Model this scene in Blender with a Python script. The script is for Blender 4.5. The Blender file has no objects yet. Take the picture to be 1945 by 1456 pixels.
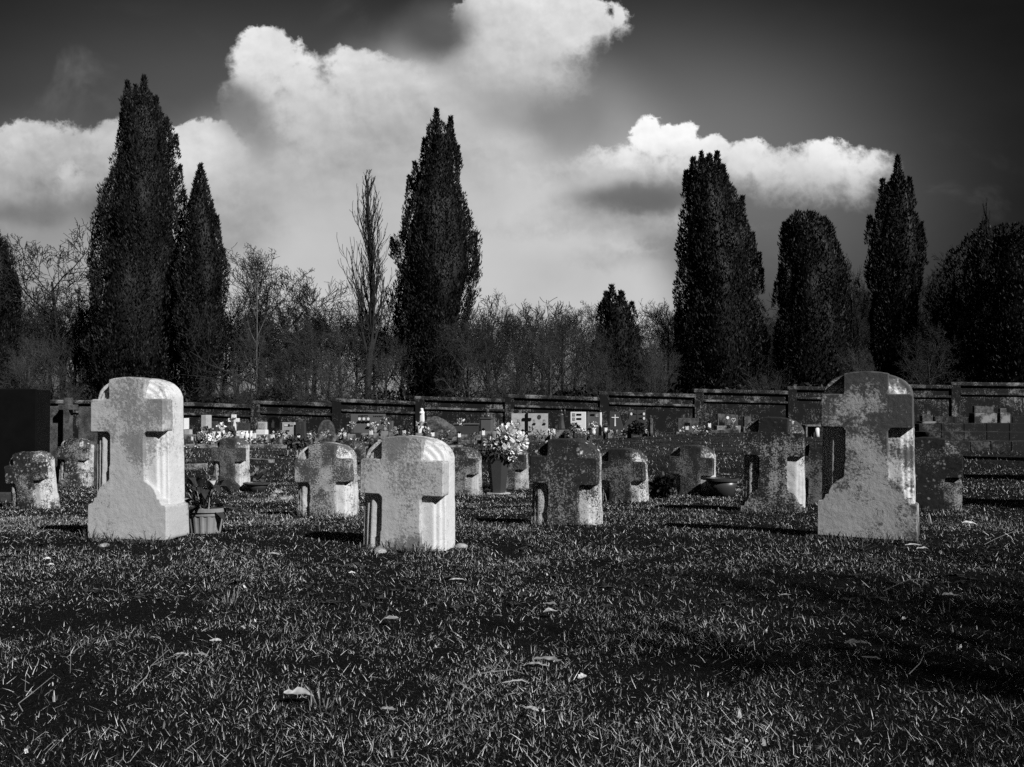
import bpy, bmesh, math, random
import numpy as np
from mathutils import Vector, Matrix
SC = bpy.context.scene
COL = SC.collection
R = math.radians

# ---------------------------------------------------------------- camera
FPX, CX, CY, HZ, CAMH = 1700.0, 972.5, 728.0, 760.0, 0.74
PITCH = math.atan((HZ - CY) / FPX)
cam = bpy.data.cameras.new('camera')
cam.sensor_width = 36.0
cam.lens = 36.0 * FPX / 1945.0
cam.clip_start, cam.clip_end = 0.05, 3000.0
camo = bpy.data.objects.new('camera', cam)
COL.objects.link(camo)
camo.location = (0, 0, CAMH)
camo.rotation_euler = (math.pi / 2 + PITCH, 0, 0)
SC.camera = camo

# ---------------------------------------------------------------- exposure
SC.view_settings.view_transform = 'Standard'
SC.view_settings.look = 'None'
SC.view_settings.exposure = 0.0
SC.view_settings.gamma = 1.0
SC.view_settings.use_curve_mapping = False

# ---------------------------------------------------------------- sun
SUN_AZ, SUN_EL = 43.0, 38.0       # degrees to the right of "behind the camera", elevation
sdir = Vector((math.sin(R(SUN_AZ)) * math.cos(R(SUN_EL)), -math.cos(R(SUN_AZ)) * math.cos(R(SUN_EL)), math.sin(R(SUN_EL))))
sun = bpy.data.lights.new('sun', 'SUN')
sun.energy = 5.0
sun.angle = R(0.5)
sun.color = (1.0, 1.0, 1.0)       # the photograph has no colour
suno = bpy.data.objects.new('sun', sun)
COL.objects.link(suno)
suno.rotation_euler = sdir.to_track_quat('Z', 'Y').to_euler()
suno.location = (20, -20, 30)

# ---------------------------------------------------------------- node expressions
class Ex:
    """a socket or number that can be written as arithmetic"""
    def __init__(s, nt, v): s.nt, s.v = nt, v
    def _m(s, op, *a, clamp=False):
        n = s.nt.nodes.new('ShaderNodeMath'); n.operation = op; n.use_clamp = clamp
        for i, x in enumerate((s,) + a):
            x = x.v if isinstance(x, Ex) else x
            if isinstance(x, (int, float)): n.inputs[i].default_value = float(x)
            else: s.nt.links.new(x, n.inputs[i])
        return Ex(s.nt, n.outputs[0])
    def __add__(s, o): return s._m('ADD', o)
    __radd__ = __add__
    def __sub__(s, o): return s._m('SUBTRACT', o)
    def __rsub__(s, o): return Ex(s.nt, float(o))._m('SUBTRACT', s)
    def __mul__(s, o): return s._m('MULTIPLY', o)
    __rmul__ = __mul__
    def __truediv__(s, o): return s._m('DIVIDE', o)
    def pw(s, o): return s._m('POWER', o)
    def mx(s, o): return s._m('MAXIMUM', o)
    def mn(s, o): return s._m('MINIMUM', o)
    def smx(s, o, k): return s._m('SMOOTH_MAX', o, k)
    def exp(s): return s._m('EXPONENT')
    def sqrt(s): return s._m('SQRT')
    def clamp(s): return s._m('ADD', 0.0, clamp=True)
    def ss(s, lo, hi, a=0.0, b=1.0):
        n = s.nt.nodes.new('ShaderNodeMapRange'); n.interpolation_type = 'SMOOTHSTEP'
        for i, x in enumerate((s, lo, hi, a, b)):
            x = x.v if isinstance(x, Ex) else x
            if isinstance(x, (int, float)): n.inputs[i].default_value = float(x)
            else: s.nt.links.new(x, n.inputs[i])
        return Ex(s.nt, n.outputs[0])
    def lin(s, lo, hi, a=0.0, b=1.0):
        e = s.ss(lo, hi, a, b); e.v.node.interpolation_type = 'LINEAR'; return e
def comb(nt, x, y, z=0.0):
    n = nt.nodes.new('ShaderNodeCombineXYZ')
    for i, q in enumerate((x, y, z)):
        q = q.v if isinstance(q, Ex) else q
        if isinstance(q, (int, float)): n.inputs[i].default_value = float(q)
        else: nt.links.new(q, n.inputs[i])
    return n.outputs[0]
def noise(nt, vec, scale, detail=4.0, rough=0.55, dist=0.0):
    n = nt.nodes.new('ShaderNodeTexNoise')
    n.inputs['Scale'].default_value = scale; n.inputs['Detail'].default_value = detail
    n.inputs['Roughness'].default_value = rough; n.inputs['Distortion'].default_value = dist
    nt.links.new(vec, n.inputs['Vector'])
    return Ex(nt, n.outputs[0])
def lerp(a, b, t): return a + (b - a) * t

# ---------------------------------------------------------------- sky (world)
world = bpy.data.worlds.new("World"); SC.world = world; world.use_nodes = True
nt = world.node_tree; nt.nodes.clear()
wout = nt.nodes.new('ShaderNodeOutputWorld'); bg = nt.nodes.new('ShaderNodeBackground')
nt.links.new(bg.outputs[0], wout.inputs[0])
bg.inputs['Strength'].default_value = 0.1
nis = nt.nodes.new('ShaderNodeTexSky'); nis.sky_type = 'NISHITA'; nis.sun_disc = False
nis.sun_elevation = R(SUN_EL); nis.sun_rotation = math.atan2(sdir.x, sdir.y)
bw = nt.nodes.new('ShaderNodeSeparateColor'); nt.links.new(nis.outputs[0], bw.inputs[0])
nish = Ex(nt, bw.outputs[0])      # the red record of the sky, as behind a red filter
tc = nt.nodes.new('ShaderNodeTexCoord'); sp = nt.nodes.new('ShaderNodeSeparateXYZ')
nt.links.new(tc.outputs['Generated'], sp.inputs[0])
dx, dy, dz = (Ex(nt, sp.outputs[i]) for i in range(3))
dyc = dy.mx(0.08)
# bearing and height of each direction, x grows to the right, y grows downwards, 1700 units to the unit slope
sx = dx / dyc * 1700.0 + CX
sy = HZ - dz / dyc * 1700.0
vec = comb(nt, sx * 0.001, sy * 0.001, 0.0)
nA = noise(nt, vec, 5.5, 5.0, 0.52) - 0.5          # large billows
vecL = comb(nt, sx * 0.001 - 0.007, sy * 0.001 + 0.014, 0.0)
nL = noise(nt, vecL, 5.5, 5.0, 0.52) - 0.5         # the same, moved against the light: relief
nB = noise(nt, vec, 19.0, 5.0, 0.6) - 0.5           # crinkles
nBL = noise(nt, comb(nt, sx * 0.001 - 0.003, sy * 0.001 + 0.006, 0.0), 19.0, 4.0, 0.55) - 0.5
puff = nB._m('ABSOLUTE') * 2.0                       # rounded puffs with creases between
nC = noise(nt, comb(nt, sx * 0.0007, sy * 0.0012, 3.0), 3.0, 4.0, 0.5) - 0.5
wx = sx + nA * 60.0 + nB * 18.0
wy = sy + nL * 60.0 + nB * 10.0
def ell(cx, cy, rx, ry):
    a = (wx - cx) * (1.0 / rx); b = (wy - cy) * (1.0 / ry)
    return (1.0 - (a * a + b * b).sqrt()) * min(rx, ry)
def gau(cx, cy, rx, ry, xx=None, yy=None):
    a = ((xx or sx) - cx) * (1.0 / rx); b = ((yy or sy) - cy) * (1.0 / ry)
    return (0.0 - (a * a + b * b)).exp()
def cloud(blobs, ytop, ybot, etop, ebot, k=10.0):
    f = None
    for b in blobs:
        e = ell(*b); f = e if f is None else f.smx(e, k)
    f = f + nA * 62.0 + (0.16 - puff) * 44.0
    edge = sy.ss(ytop, ybot, etop, ebot)
    return f.ss(0.0 - edge * 0.5, edge * 0.6), f
relief = ((nA - nL) * 3.0 + nC * 0.5 + (nB - nBL) * 0.55 + (0.2 - puff) * 0.45)
clear = 0.008 + 0.095 * gau(560, 250, 680, 230) + 0.12 * gau(1320, 270, 330, 200) + 0.075 * gau(1520, 460, 280, 200) + nC * 0.02
veil = gau(640, 520, 420, 260, wx, wy).mx(gau(990, 440, 300, 290, wx, wy)).mx(0.85 * gau(1150, 560, 170, 130, wx, wy)).mx(gau(430, 470, 170, 220, wx, wy))
veil = veil.mx(gau(850, 260, 230, 190, wx, wy)).ss(0.12, 0.72)
left = gau(60, 500, 300, 230, wx, wy).ss(0.1, 0.8)
L = clear
L = lerp(L, 0.30 + nC * 0.4, left)
L = lerp(L, 0.56 + nC * 0.30 + nA * 0.12, veil)
# dark gaps: under the right-hand cloud, below the left-hand cloud, right of the bands
for gx_, gy_, ra, rb, gv, gs in [(1210, 385, 150, 50, 0.15, 0.9), (1250, 470, 130, 28, 0.22, 0.6), (250, 395, 120, 45, 0.16, 0.6), (60, 400, 80, 40, 0.17, 0.6), (1080, 230, 120, 110, 0.14, 0.6)]:
    L = lerp(L, gv, gau(gx_, gy_, ra, rb, wx, wy).ss(0.2, 0.95) * gs)
# cloud groups: lumps, where the edge goes from crisp (top) to soft (base), brightness
groups = [
    ([(60, 300, 120, 66), (180, 290, 120, 62), (10, 370, 100, 70), (215, 255, 60, 44), (250, 330, 80, 70), (150, 350, 90, 50)], 230, 400, 14, 90, 0.50),
    ([(375, 280, 66, 50), (400, 330, 80, 80), (440, 400, 90, 100)], 230, 400, 10, 100, 0.60),
    ([(125, 335, 22, 30)], 300, 380, 18, 40, 0.58),
    ([(500, 108, 74, 64), (565, 150, 46, 50), (490, 165, 56, 56), (585, 225, 110, 80), (690, 270, 180, 110), (680, 148, 66, 60), (750, 175, 70, 60),
      (820, 220, 100, 90), (910, 290, 90, 74), (620, 310, 150, 80)], 60, 300, 12, 120, 0.70),
    ([(935, 35, 76, 68), (1000, 60, 96, 90), (1065, 45, 76, 66), (1115, 30, 60, 46), (1035, 135, 56, 44), (985, 120, 70, 70), (1168, 18, 28, 34), (920, 140, 80, 70)], 0, 190, 12, 90, 0.60),
    ([(1238, 262, 36, 40), (1285, 262, 56, 40), (1345, 280, 56, 42), (1410, 300, 50, 42), (1465, 330, 44, 34), (1505, 322, 24, 30), (1575, 325, 50, 46),
      (1620, 340, 40, 34), (1655, 318, 30, 20), (1195, 300, 55, 26), (1150, 300, 34, 22), (1270, 305, 90, 30), (1530, 330, 60, 36)], 250, 350, 9, 60, 0.78),
    ([(1160, 478, 52, 24)], 450, 510, 40, 50, 0.50),
    ([(1110, 405, 60, 22), (1060, 330, 50, 18), (1200, 430, 90, 10)], 390, 450, 40, 50, 0.40),
]
for bl, y0, y1, e0, e1, br in groups:
    m, f = cloud(bl, y0, y1, e0, e1)
    body = (br + relief * 0.24 + nC * 0.62 + nA * 0.30).mx(0.2)
    shade = sy.ss(y0 - 20.0, y1 + 40.0, 1.12, 0.66)
    L = lerp(L, body * shade, m)
for gx_, gy_, ra, rb, gv, gs in [(235, 395, 120, 46, 0.15, 0.75), (50, 400, 90, 30, 0.16, 0.6), (1195, 375, 120, 40, 0.14, 0.7), (832, 50, 84, 74, 0.12, 0.95), (1000, 210, 120, 60, 0.22, 0.5), (455, 200, 50, 60, 0.16, 0.8), (470, 235, 60, 50, 0.28, 0.5)]:
    L = lerp(L, gv + nC * 0.2, gau(gx_, gy_, ra, rb, wx, wy).ss(0.15, 0.95) * gs)
# thin patches at the left corner, right of the clouds
wisp = noise(nt, comb(nt, sx * 0.001, sy * 0.0014, 7.0), 4.0, 5.0, 0.55, 0.6).ss(0.5, 0.78)
L = L + wisp * 0.11 * (gau(120, 110, 200, 90) + 0.7 * gau(800, 30, 160, 60) + 0.55 * gau(1780, 380, 150, 90) + 0.5 * gau(1300, 500, 300, 80))
# the rest of the sky carries on: scattered clouds in the same dark sky
gen = noise(nt, tc.outputs['Generated'], 2.6, 6.0, 0.55, 0.3)
rest = 0.007 + 0.12 * gen.ss(0.58, 0.78)
rad = ((sx - CX) * (1.0 / 1500.0)).pw(2.0) + ((sy - 500.0) * (1.0 / 1100.0)).pw(2.0)
front = rad.ss(0.55, 1.2, 1.0, 0.0) * dy.ss(0.15, 0.4)
L = lerp(rest, L, front)
L = L.mx(0.004)
tot = L * 10.0 + nish * 0.004      # background strength is 0.1
nt.links.new(comb(nt, tot, tot, tot), bg.inputs['Color'])
world.cycles.sampling_method = 'MANUAL'; world.cycles.sample_map_resolution = 512
SC.cycles.max_bounces = 5; SC.cycles.diffuse_bounces = 2; SC.cycles.glossy_bounces = 2
SC.cycles.use_denoising = False

# ---------------------------------------------------------------- geometry helpers
def sstep(a, b, x):
    t = np.clip((np.asarray(x, float) - a) / (b - a), 0, 1); return t * t * (3 - 2 * t)
_GY = [-50, 4.8, 6, 7, 8, 10, 14, 20, 26, 34, 60, 400]
_GZ = [0, 0, -.07, -.13, -.185, -.29, -.42, -.56, -.65, -.74, -.80, -.80]
def hash3(ix, iy, iz):
    n = (ix.astype(np.int64) * 73856093) ^ (iy.astype(np.int64) * 19349663) ^ (iz.astype(np.int64) * 83492791)
    n = (n ^ (n >> 13)) * 1274126177 & 0x7fffffff
    n = (n ^ (n >> 16)) & 0xffffff
    return n / float(0xffffff)
def vnoise(x, y, z=0.0):
    x, y, z = np.broadcast_arrays(np.asarray(x, float), np.asarray(y, float), np.asarray(z, float))
    fx, fy, fz = np.floor(x), np.floor(y), np.floor(z)
    tx, ty, tz = x - fx, y - fy, z - fz
    tx, ty, tz = tx * tx * (3 - 2 * tx), ty * ty * (3 - 2 * ty), tz * tz * (3 - 2 * tz)
    r = 0
    for a in (0, 1):
        for b in (0, 1):
            for c in (0, 1):
                r = r + hash3(fx + a, fy + b, fz + c) * (tx if a else 1 - tx) * (ty if b else 1 - ty) * (tz if c else 1 - tz)
    return r
def fbm(x, y, z=0.0, o=4):
    r, a, s = 0, 0.5, 0
    for i in range(o):
        r = r + a * vnoise(x * 2 ** i + 17.3 * i, y * 2 ** i - 9.1 * i, np.asarray(z) * 2 ** i + 3.7 * i); s += a; a *= .5
    return r / s
def ground(x, y):
    x = np.asarray(x, float); y = np.asarray(y, float)
    z = np.interp(y, _GY, _GZ)
    z = z + 0.02 * np.clip(x, -4, 8) * sstep(5, 8, y) + 0.030 * np.clip(x - 1, 0, 6) * sstep(12, 34, y)
    z = z + 0.028 * (fbm(x * .8, y * .8, 5.0, 3) - .5) * (1 - sstep(20, 60, y))
    return z
def ray(px, py):
    d = Vector(((px - CX) / FPX, 1.0, (CY - py) / FPX))
    c, s = math.cos(PITCH), math.sin(PITCH)
    return Vector((d.x, d.y * c - d.z * s, d.y * s + d.z * c))
def P(px, py, Y):
    r = ray(px, py); return Vector((0, 0, CAMH)) + r * (Y / r.y)
def gp(px, py):
    """the point of the ground seen in that direction"""
    r = ray(px, py); lo, hi = 1.0, 60.0
    y = 1.0
    while y < 60:
        p = Vector((0, 0, CAMH)) + r * (y / r.y)
        if p.z < float(ground(p.x, p.y)): break
        y += 0.05
    return Vector((0, 0, CAMH)) + r * (y / r.y)
def gz(x, y): return float(ground(x, y))

def tag(o, label=None, cat=None, group=None, kind=None):
    if label: o['label'] = label
    if cat: o['category'] = cat
    if group: o['group'] = group
    if kind: o['kind'] = kind
    return o
def link(name, data, parent=None):
    o = bpy.data.objects.new(name, data); COL.objects.link(o)
    if parent is not None: o.parent = parent
    return o
def empty(name, loc, rz=0.0, label=None, cat=None, group=None, tilt=0.0):
    o = link(name, None); o.location = loc; o.rotation_euler = (0, tilt, rz)
    return tag(o, label, cat, group)
def raw_mesh(name, V, F, tone=None, smooth=False):
    """V (n,3); F (m,k) with one k; tone per vertex"""
    V = np.asarray(V, np.float32); F = np.asarray(F, np.int32)
    me = bpy.data.meshes.new(name)
    me.vertices.add(len(V)); me.vertices.foreach_set('co', V.ravel())
    k = F.shape[1]
    me.loops.add(F.size); me.loops.foreach_set('vertex_index', F.ravel())
    me.polygons.add(len(F)); me.polygons.foreach_set('loop_start', np.arange(0, F.size, k, dtype=np.int32))
    if smooth: me.polygons.foreach_set('use_smooth', np.ones(len(F), bool))
    if tone is not None:
        a = me.attributes.new('tone', 'FLOAT', 'POINT'); a.data.foreach_set('value', np.asarray(tone, np.float32))
    me.update(calc_edges=True); me.validate()
    return me
class MB:
    """collects faces of any size"""
    def __init__(s): s.v, s.f = [], []
    def add(s, vs, fs):
        b = len(s.v); s.v += [tuple(v) for v in vs]; s.f += [tuple(b + i for i in f) for f in fs]; return s
    def box(s, x0, x1, y0, y1, z0, z1, taper=0.0):
        t = taper
        return s.add([(x0, y0, z0), (x1, y0, z0), (x1, y1, z0), (x0, y1, z0), (x0 + t, y0 + t, z1), (x1 - t, y0 + t, z1), (x1 - t, y1 - t, z1), (x0 + t, y1 - t, z1)],
                     [(0, 3, 2, 1), (4, 5, 6, 7), (0, 1, 5, 4), (1, 2, 6, 5), (2, 3, 7, 6), (3, 0, 4, 7)])
    def prism(s, poly, y0, y1):
        """poly in (x,z), seen from -y counter-clockwise"""
        n = len(poly)
        vs = [(x, y0, z) for x, z in poly] + [(x, y1, z) for x, z in poly]
        fs = [tuple(range(n)), tuple(range(2 * n - 1, n - 1, -1))] + [(i, i + n, (i + 1) % n + n, (i + 1) % n) for i in range(n)]
        return s.add(vs, fs)
    def band(s, outer, inner, y0, y1):
        n = len(outer); vs = []
        for y in (y0, y1):
            vs += [(x, y, z) for x, z in outer] + [(x, y, z) for x, z in inner]
        o0, i0, o1, i1 = 0, n, 2 * n, 3 * n; fs = []
        for k in range(n - 1):
            fs += [(o0 + k, o0 + k + 1, i0 + k + 1, i0 + k), (o1 + k, i1 + k, i1 + k + 1, o1 + k + 1),
                   (o0 + k, o1 + k, o1 + k + 1, o0 + k + 1), (i0 + k, i0 + k + 1, i1 + k + 1, i1 + k)]
        fs += [(o0, i0, i1, o1), (o0 + n - 1, o1 + n - 1, i1 + n - 1, i0 + n - 1)]
        return s.add(vs, fs)
    def lathe(s, prof, n=20, sx=1.0, sy=1.0, c=(0, 0, 0), rib=None):
        """prof: (radius, z) from bottom to top, closed with caps"""
        vs = []
        for r, z in prof:
            for i in range(n):
                a = 2 * math.pi * i / n; rr = r * (1 + (rib(i, z) if rib else 0))
                vs.append((c[0] + math.cos(a) * rr * sx, c[1] + math.sin(a) * rr * sy, c[2] + z))
        fs = []
        for j in range(len(prof) - 1):
            for i in range(n):
                k = (i + 1) % n; fs.append((j * n + i, j * n + k, (j + 1) * n + k, (j + 1) * n + i))
        fs.append(tuple(range(n - 1, -1, -1))); fs.append(tuple(range((len(prof) - 1) * n, len(prof) * n)))
        return s.add(vs, fs)
    def tube(s, pts, rad, n=6):
        pts = [Vector(p) for p in pts]; vs = []
        for j, p in enumerate(pts):
            d = (pts[min(j + 1, len(pts) - 1)] - pts[max(j - 1, 0)]).normalized()
            u = d.cross(Vector((0.13, 1, 0.07))).normalized(); w = d.cross(u)
            r = rad[j] if isinstance(rad, (list, tuple)) else rad
            for i in range(n):
                a = 2 * math.pi * i / n; vs.append(p + (u * math.cos(a) + w * math.sin(a)) * r)
        fs = []
        for j in range(len(pts) - 1):
            for i in range(n):
                k = (i + 1) % n; fs.append((j * n + i, (j + 1) * n + i, (j + 1) * n + k, j * n + k))
        fs.append(tuple(range(n))); fs.append(tuple(range(len(pts) * n - 1, (len(pts) - 1) * n - 1, -1)))
        return s.add(vs, fs)
    def leaf(s, base, d, length, width, up=(0, 0, 1), bend=0.3, segs=3, fold=0.15):
        d = Vector(d).normalized(); side = d.cross(Vector(up)).normalized(); nrm = side.cross(d)
        base = Vector(base); vs = []
        for j in range(segs + 1):
            t = j / segs; w = width * (math.sin(math.pi * (0.12 + 0.86 * t)) ** 0.9) * 0.5
            c = base + d * length * t + Vector((0, 0, -1)) * bend * length * t * t
            vs += [c - side * w + nrm * w * fold, c, c + side * w + nrm * w * fold]
        fs = []
        for j in range(segs):
            a = j * 3; fs += [(a, a + 1, a + 4, a + 3), (a + 1, a + 2, a + 5, a + 4)]
        return s.add(vs, fs)
    def build(s, name, mat, parent=None, smooth=False, bevel=0.0, mesh_only=False):
        me = bpy.data.meshes.new(name); me.from_pydata(s.v, [], s.f); me.update()
        bm = bmesh.new(); bm.from_mesh(me); bmesh.ops.recalc_face_normals(bm, faces=bm.faces)
        if bevel:
            es = [e for e in bm.edges if len(e.link_faces) == 2 and e.calc_face_angle(0) > 0.6]
            bmesh.ops.bevel(bm, geom=es, offset=bevel, segments=2, affect='EDGES', profile=0.6)
        bm.to_mesh(me); bm.free()
        if smooth: me.polygons.foreach_set('use_smooth', np.ones(len(me.polygons), bool))
        me.materials.append(mat)
        if mesh_only: return me
        return link(name, me, parent)

# ---------------------------------------------------------------- materials
def new_mat(name, rough=0.8, spec=0.3):
    m = bpy.data.materials.new(name); m.use_nodes = True
    nt = m.node_tree; b = nt.nodes['Principled BSDF']
    b.inputs['Roughness'].default_value = rough; b.inputs['Specular IOR Level'].default_value = spec
    return m, nt, b
def set_col(nt, b, e):
    e = e.mx(0.0); nt.links.new(comb(nt, e, e, e), b.inputs['Base Color'])
def bump(nt, b, h, strength=0.5, dist=0.01):
    n = nt.nodes.new('ShaderNodeBump'); n.inputs['Strength'].default_value = strength; n.inputs['Distance'].default_value = dist
    nt.links.new(h.v, n.inputs['Height']); nt.links.new(n.outputs[0], b.inputs['Normal'])
def coords(nt, obj=True):
    t = nt.nodes.new('ShaderNodeTexCoord'); g = nt.nodes.new('ShaderNodeNewGeometry')
    v = t.outputs['Object'] if obj else g.outputs['Position']
    s = nt.nodes.new('ShaderNodeSeparateXYZ'); nt.links.new(v, s.inputs[0])
    sn = nt.nodes.new('ShaderNodeSeparateXYZ'); nt.links.new(t.outputs['Normal'], sn.inputs[0])
    return v, [Ex(nt, s.outputs[i]) for i in range(3)], [Ex(nt, sn.outputs[i]) for i in range(3)]
def plain(name, tone, rough=0.7, amt=0.25, scale=8.0, spec=0.3, metal=0.0):
    m, nt, b = new_mat(name, rough, spec)
    v, _, _ = coords(nt)
    n = noise(nt, v, scale, 5.0, 0.6)
    set_col(nt, b, n.lin(0.25, 0.75, tone * (1 - amt), tone * (1 + amt)))
    bump(nt, b, noise(nt, v, scale * 6, 3.0), 0.25, 0.004)
    b.inputs['Metallic'].default_value = metal
    return m
def stone(name, hi, lo, dirt, seed=0.0, scale=5.0, streak=0.5, specks=0.0, top=0.0, foot=0.0, soft=0.10, pores=0.5, big=1.0, grit=0.55, edge=0.0, cleanfoot=0.0):
    """weathered cast stone: clean tone hi, lichen / grime tone lo, dirt = share covered (0..1)"""
    m, nt, b = new_mat(name, 0.88, 0.2)
    v, (x, y, z), (nx, ny, nz) = coords(nt)
    off = comb(nt, x + seed, y + seed * .37, z + seed * 1.7)
    n1 = noise(nt, off, scale, 9.0, 0.66, 0.25)
    st = noise(nt, comb(nt, x * 13.0 + seed, y * 3.0, z * 1.6 + seed), 1.0, 5.0, 0.6)
    n2 = noise(nt, off, scale * 14.0, 4.0, 0.7)
    n3 = noise(nt, off, scale * 0.45, 3.0, 0.5)
    f = n1 * (1.0 - streak * 0.5) + st * (streak * 0.5) + (n3 - 0.5) * (0.5 * big) + (n2 - 0.5) * grit
    if top: f = f + nz.ss(0.2, 0.9) * 0.12 * top + z.ss(0.62, 0.85) * 0.10 * top
    if foot: f = f + z.ss(foot + 0.12, foot, 0.0, 0.16)
    if edge: f = f + x._m('ABSOLUTE').ss(0.03, 0.15) * edge * z.ss(0.20, 0.42) + z.ss(0.70, 0.85) * edge * 0.8 - edge * 0.35
    if cleanfoot: f = f - z.ss(0.50, 0.10) * cleanfoot
    th = 0.5 + (0.5 - dirt) * 0.42
    mask = f.ss(th - soft, th + soft)
    col = lerp(hi * (0.86 + 0.28 * noise(nt, off, scale * 3.0, 5.0, 0.6)), lo * (0.55 + 0.9 * noise(nt, off, scale * 7.0, 4.0, 0.65)), mask)
    if specks:
        vo = nt.nodes.new('ShaderNodeTexVoronoi'); vo.inputs['Scale'].default_value = 26.0
        dv = noise(nt, off, 40.0, 3.0, 0.6)
        nt.links.new(comb(nt, x + dv * 0.03 + seed, y + dv * 0.03, z + dv * 0.03), vo.inputs['Vector'])
        sc_ = Ex(nt, vo.outputs['Distance']).ss(0.16, 0.36, 1.0, 0.0) * noise(nt, off, scale * 1.6, 3.0, 0.6).ss(0.56 - specks * 0.22, 0.68 - specks * 0.2)
        col = lerp(col, hi * 1.15, sc_.clamp())
    po = noise(nt, off, 150.0, 2.0, 0.6).ss(0.62, 0.72) * pores
    col = col * (1.0 - po * 0.55)
    set_col(nt, b, col)
    bump(nt, b, noise(nt, off, 60.0, 6.0, 0.7) + n1 * 1.5 - mask * 0.5, 0.55, 0.004)
    return m
def tone_mat(name, rough=0.55, spec=0.4, gain=1.0, trans=0.0):
    m, nt, b = new_mat(name, rough, spec)
    a = nt.nodes.new('ShaderNodeAttribute'); a.attribute_name = 'tone'
    set_col(nt, b, Ex(nt, a.outputs['Fac']) * gain)
    return m

# ---------------------------------------------------------------- the ground
def ground_mesh():
    ys = np.concatenate([np.linspace(-12, 0.9, 10), np.linspace(1.0, 12, 180), np.geomspace(12.15, 60, 90), np.geomspace(64, 900, 24)])
    t = np.linspace(-1, 1, 141); xs = np.sign(t) * (np.abs(t) * 9 + np.abs(t) ** 6 * 900)
    X, Y = np.meshgrid(xs, ys); Z = ground(X, Y)
    Z = Z + 0.012 * (fbm(X * 9, Y * 9, 2.0, 3) - .5) * (np.abs(Y) < 14)
    ny, nx = X.shape; V = np.stack([X.ravel(), Y.ravel(), Z.ravel()], 1)
    i = (np.arange(ny - 1)[:, None] * nx + np.arange(nx - 1)[None]).ravel()
    F = np.stack([i, i + 1, i + nx + 1, i + nx], 1)
    return raw_mesh('ground', V, F, smooth=True)
m_soil, nt_, b_ = new_mat('soil_and_thatch', 0.95, 0.1)
v_, (x_, y_, z_), _n = coords(nt_)
s1 = noise(nt_, v_, 90.0, 5.0, 0.75); s2 = noise(nt_, v_, 1.3, 5.0, 0.6); s3 = noise(nt_, v_, 14.0, 5.0, 0.7)
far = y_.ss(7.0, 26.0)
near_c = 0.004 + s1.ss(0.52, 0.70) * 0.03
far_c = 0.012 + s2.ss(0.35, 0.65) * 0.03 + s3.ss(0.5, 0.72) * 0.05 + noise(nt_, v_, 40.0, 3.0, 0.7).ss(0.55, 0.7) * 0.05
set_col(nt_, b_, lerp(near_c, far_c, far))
bump(nt_, b_, s3 + s1, 0.9, 0.03)
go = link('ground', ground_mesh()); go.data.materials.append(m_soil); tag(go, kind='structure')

# ---------------------------------------------------------------- grass: blades, straw, broad leaves, each one real
rng = np.random.default_rng(11)
m_blade = tone_mat('grass_blade', 0.42, 0.45)
def blades(n, y0, y1, hmin, hmax, wmin, tone_fn, lean=(0.35, 1.35), bend=0.6, bias=1.0, seed=1, wide=0.0):
    r = np.random.default_rng(seed)
    y = y0 * (y1 / y0) ** (r.random(n) ** bias)
    x = (r.random(n) * 2 - 1) * (y * 0.63 + 0.8)
    # clumps
    keep = fbm(x * 5, y * 5, 1.0, 3) + 0.25 * (r.random(n) - .5) > 0.31
    x, y = x[keep], y[keep]; n = len(x)
    z = ground(x, y) - 0.004
    cl = fbm(x * 2.2, y * 2.2, 9.0, 3)
    h = (hmin + (hmax - hmin) * r.random(n) ** 1.8) * (0.6 + 0.9 * cl) * (1 + 0.05 * np.maximum(y - 5, 0))
    w = np.maximum(wmin * (0.5 + 0.9 * r.random(n)), 0.00055 * y) * (1 + wide)
    az = r.random(n) * 2 * np.pi; le = lean[0] + (lean[1] - lean[0]) * r.random(n)
    dx, dy, dz = np.cos(az) * np.sin(le), np.sin(az) * np.sin(le), np.cos(le)
    tw = az + np.pi / 2 + (r.random(n) - .5) * 1.6
    sxv, syv = np.cos(tw) * w * .5, np.sin(tw) * w * .5
    b = np.stack([x, y, z], 1); d = np.stack([dx, dy, dz], 1); s = np.stack([sxv, syv, w * .25 * (r.random(n) - .5)], 1)
    be = bend * r.random(n)
    mid = b + d * (h * .55)[:, None]; tip = b + d * h[:, None]; tip[:, 2] -= be * h * .6; mid[:, 2] -= be * h * .12
    tip[:, 2] = np.maximum(tip[:, 2], z + 0.006)
    V = np.stack([b - s, b + s, mid - s * .9, mid + s * .9, tip], 1).reshape(-1, 3)
    k = np.arange(n) * 5
    F = np.concatenate([np.stack([k, k + 1, k + 3], 1), np.stack([k, k + 3, k + 2], 1), np.stack([k + 2, k + 3, k + 4], 1)])
    tone = np.repeat(tone_fn(r, n, x, y, cl), 5)
    return V, F, tone
def grass_tone(r, n, x, y, cl):
    t = 0.008 + 0.025 * r.random(n) ** 2
    pale = 0.16 + 1.1 * (fbm(x * 1.3, y * 1.3, 4.0, 3) - .42)
    m = r.random(n) < np.clip(pale, 0.08, 0.6)
    t[m] = 0.15 + 0.55 * r.random(m.sum()) ** 1.3
    return t
def straw_tone(r, n, x, y, cl): return 0.35 + 0.5 * r.random(n)
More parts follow.
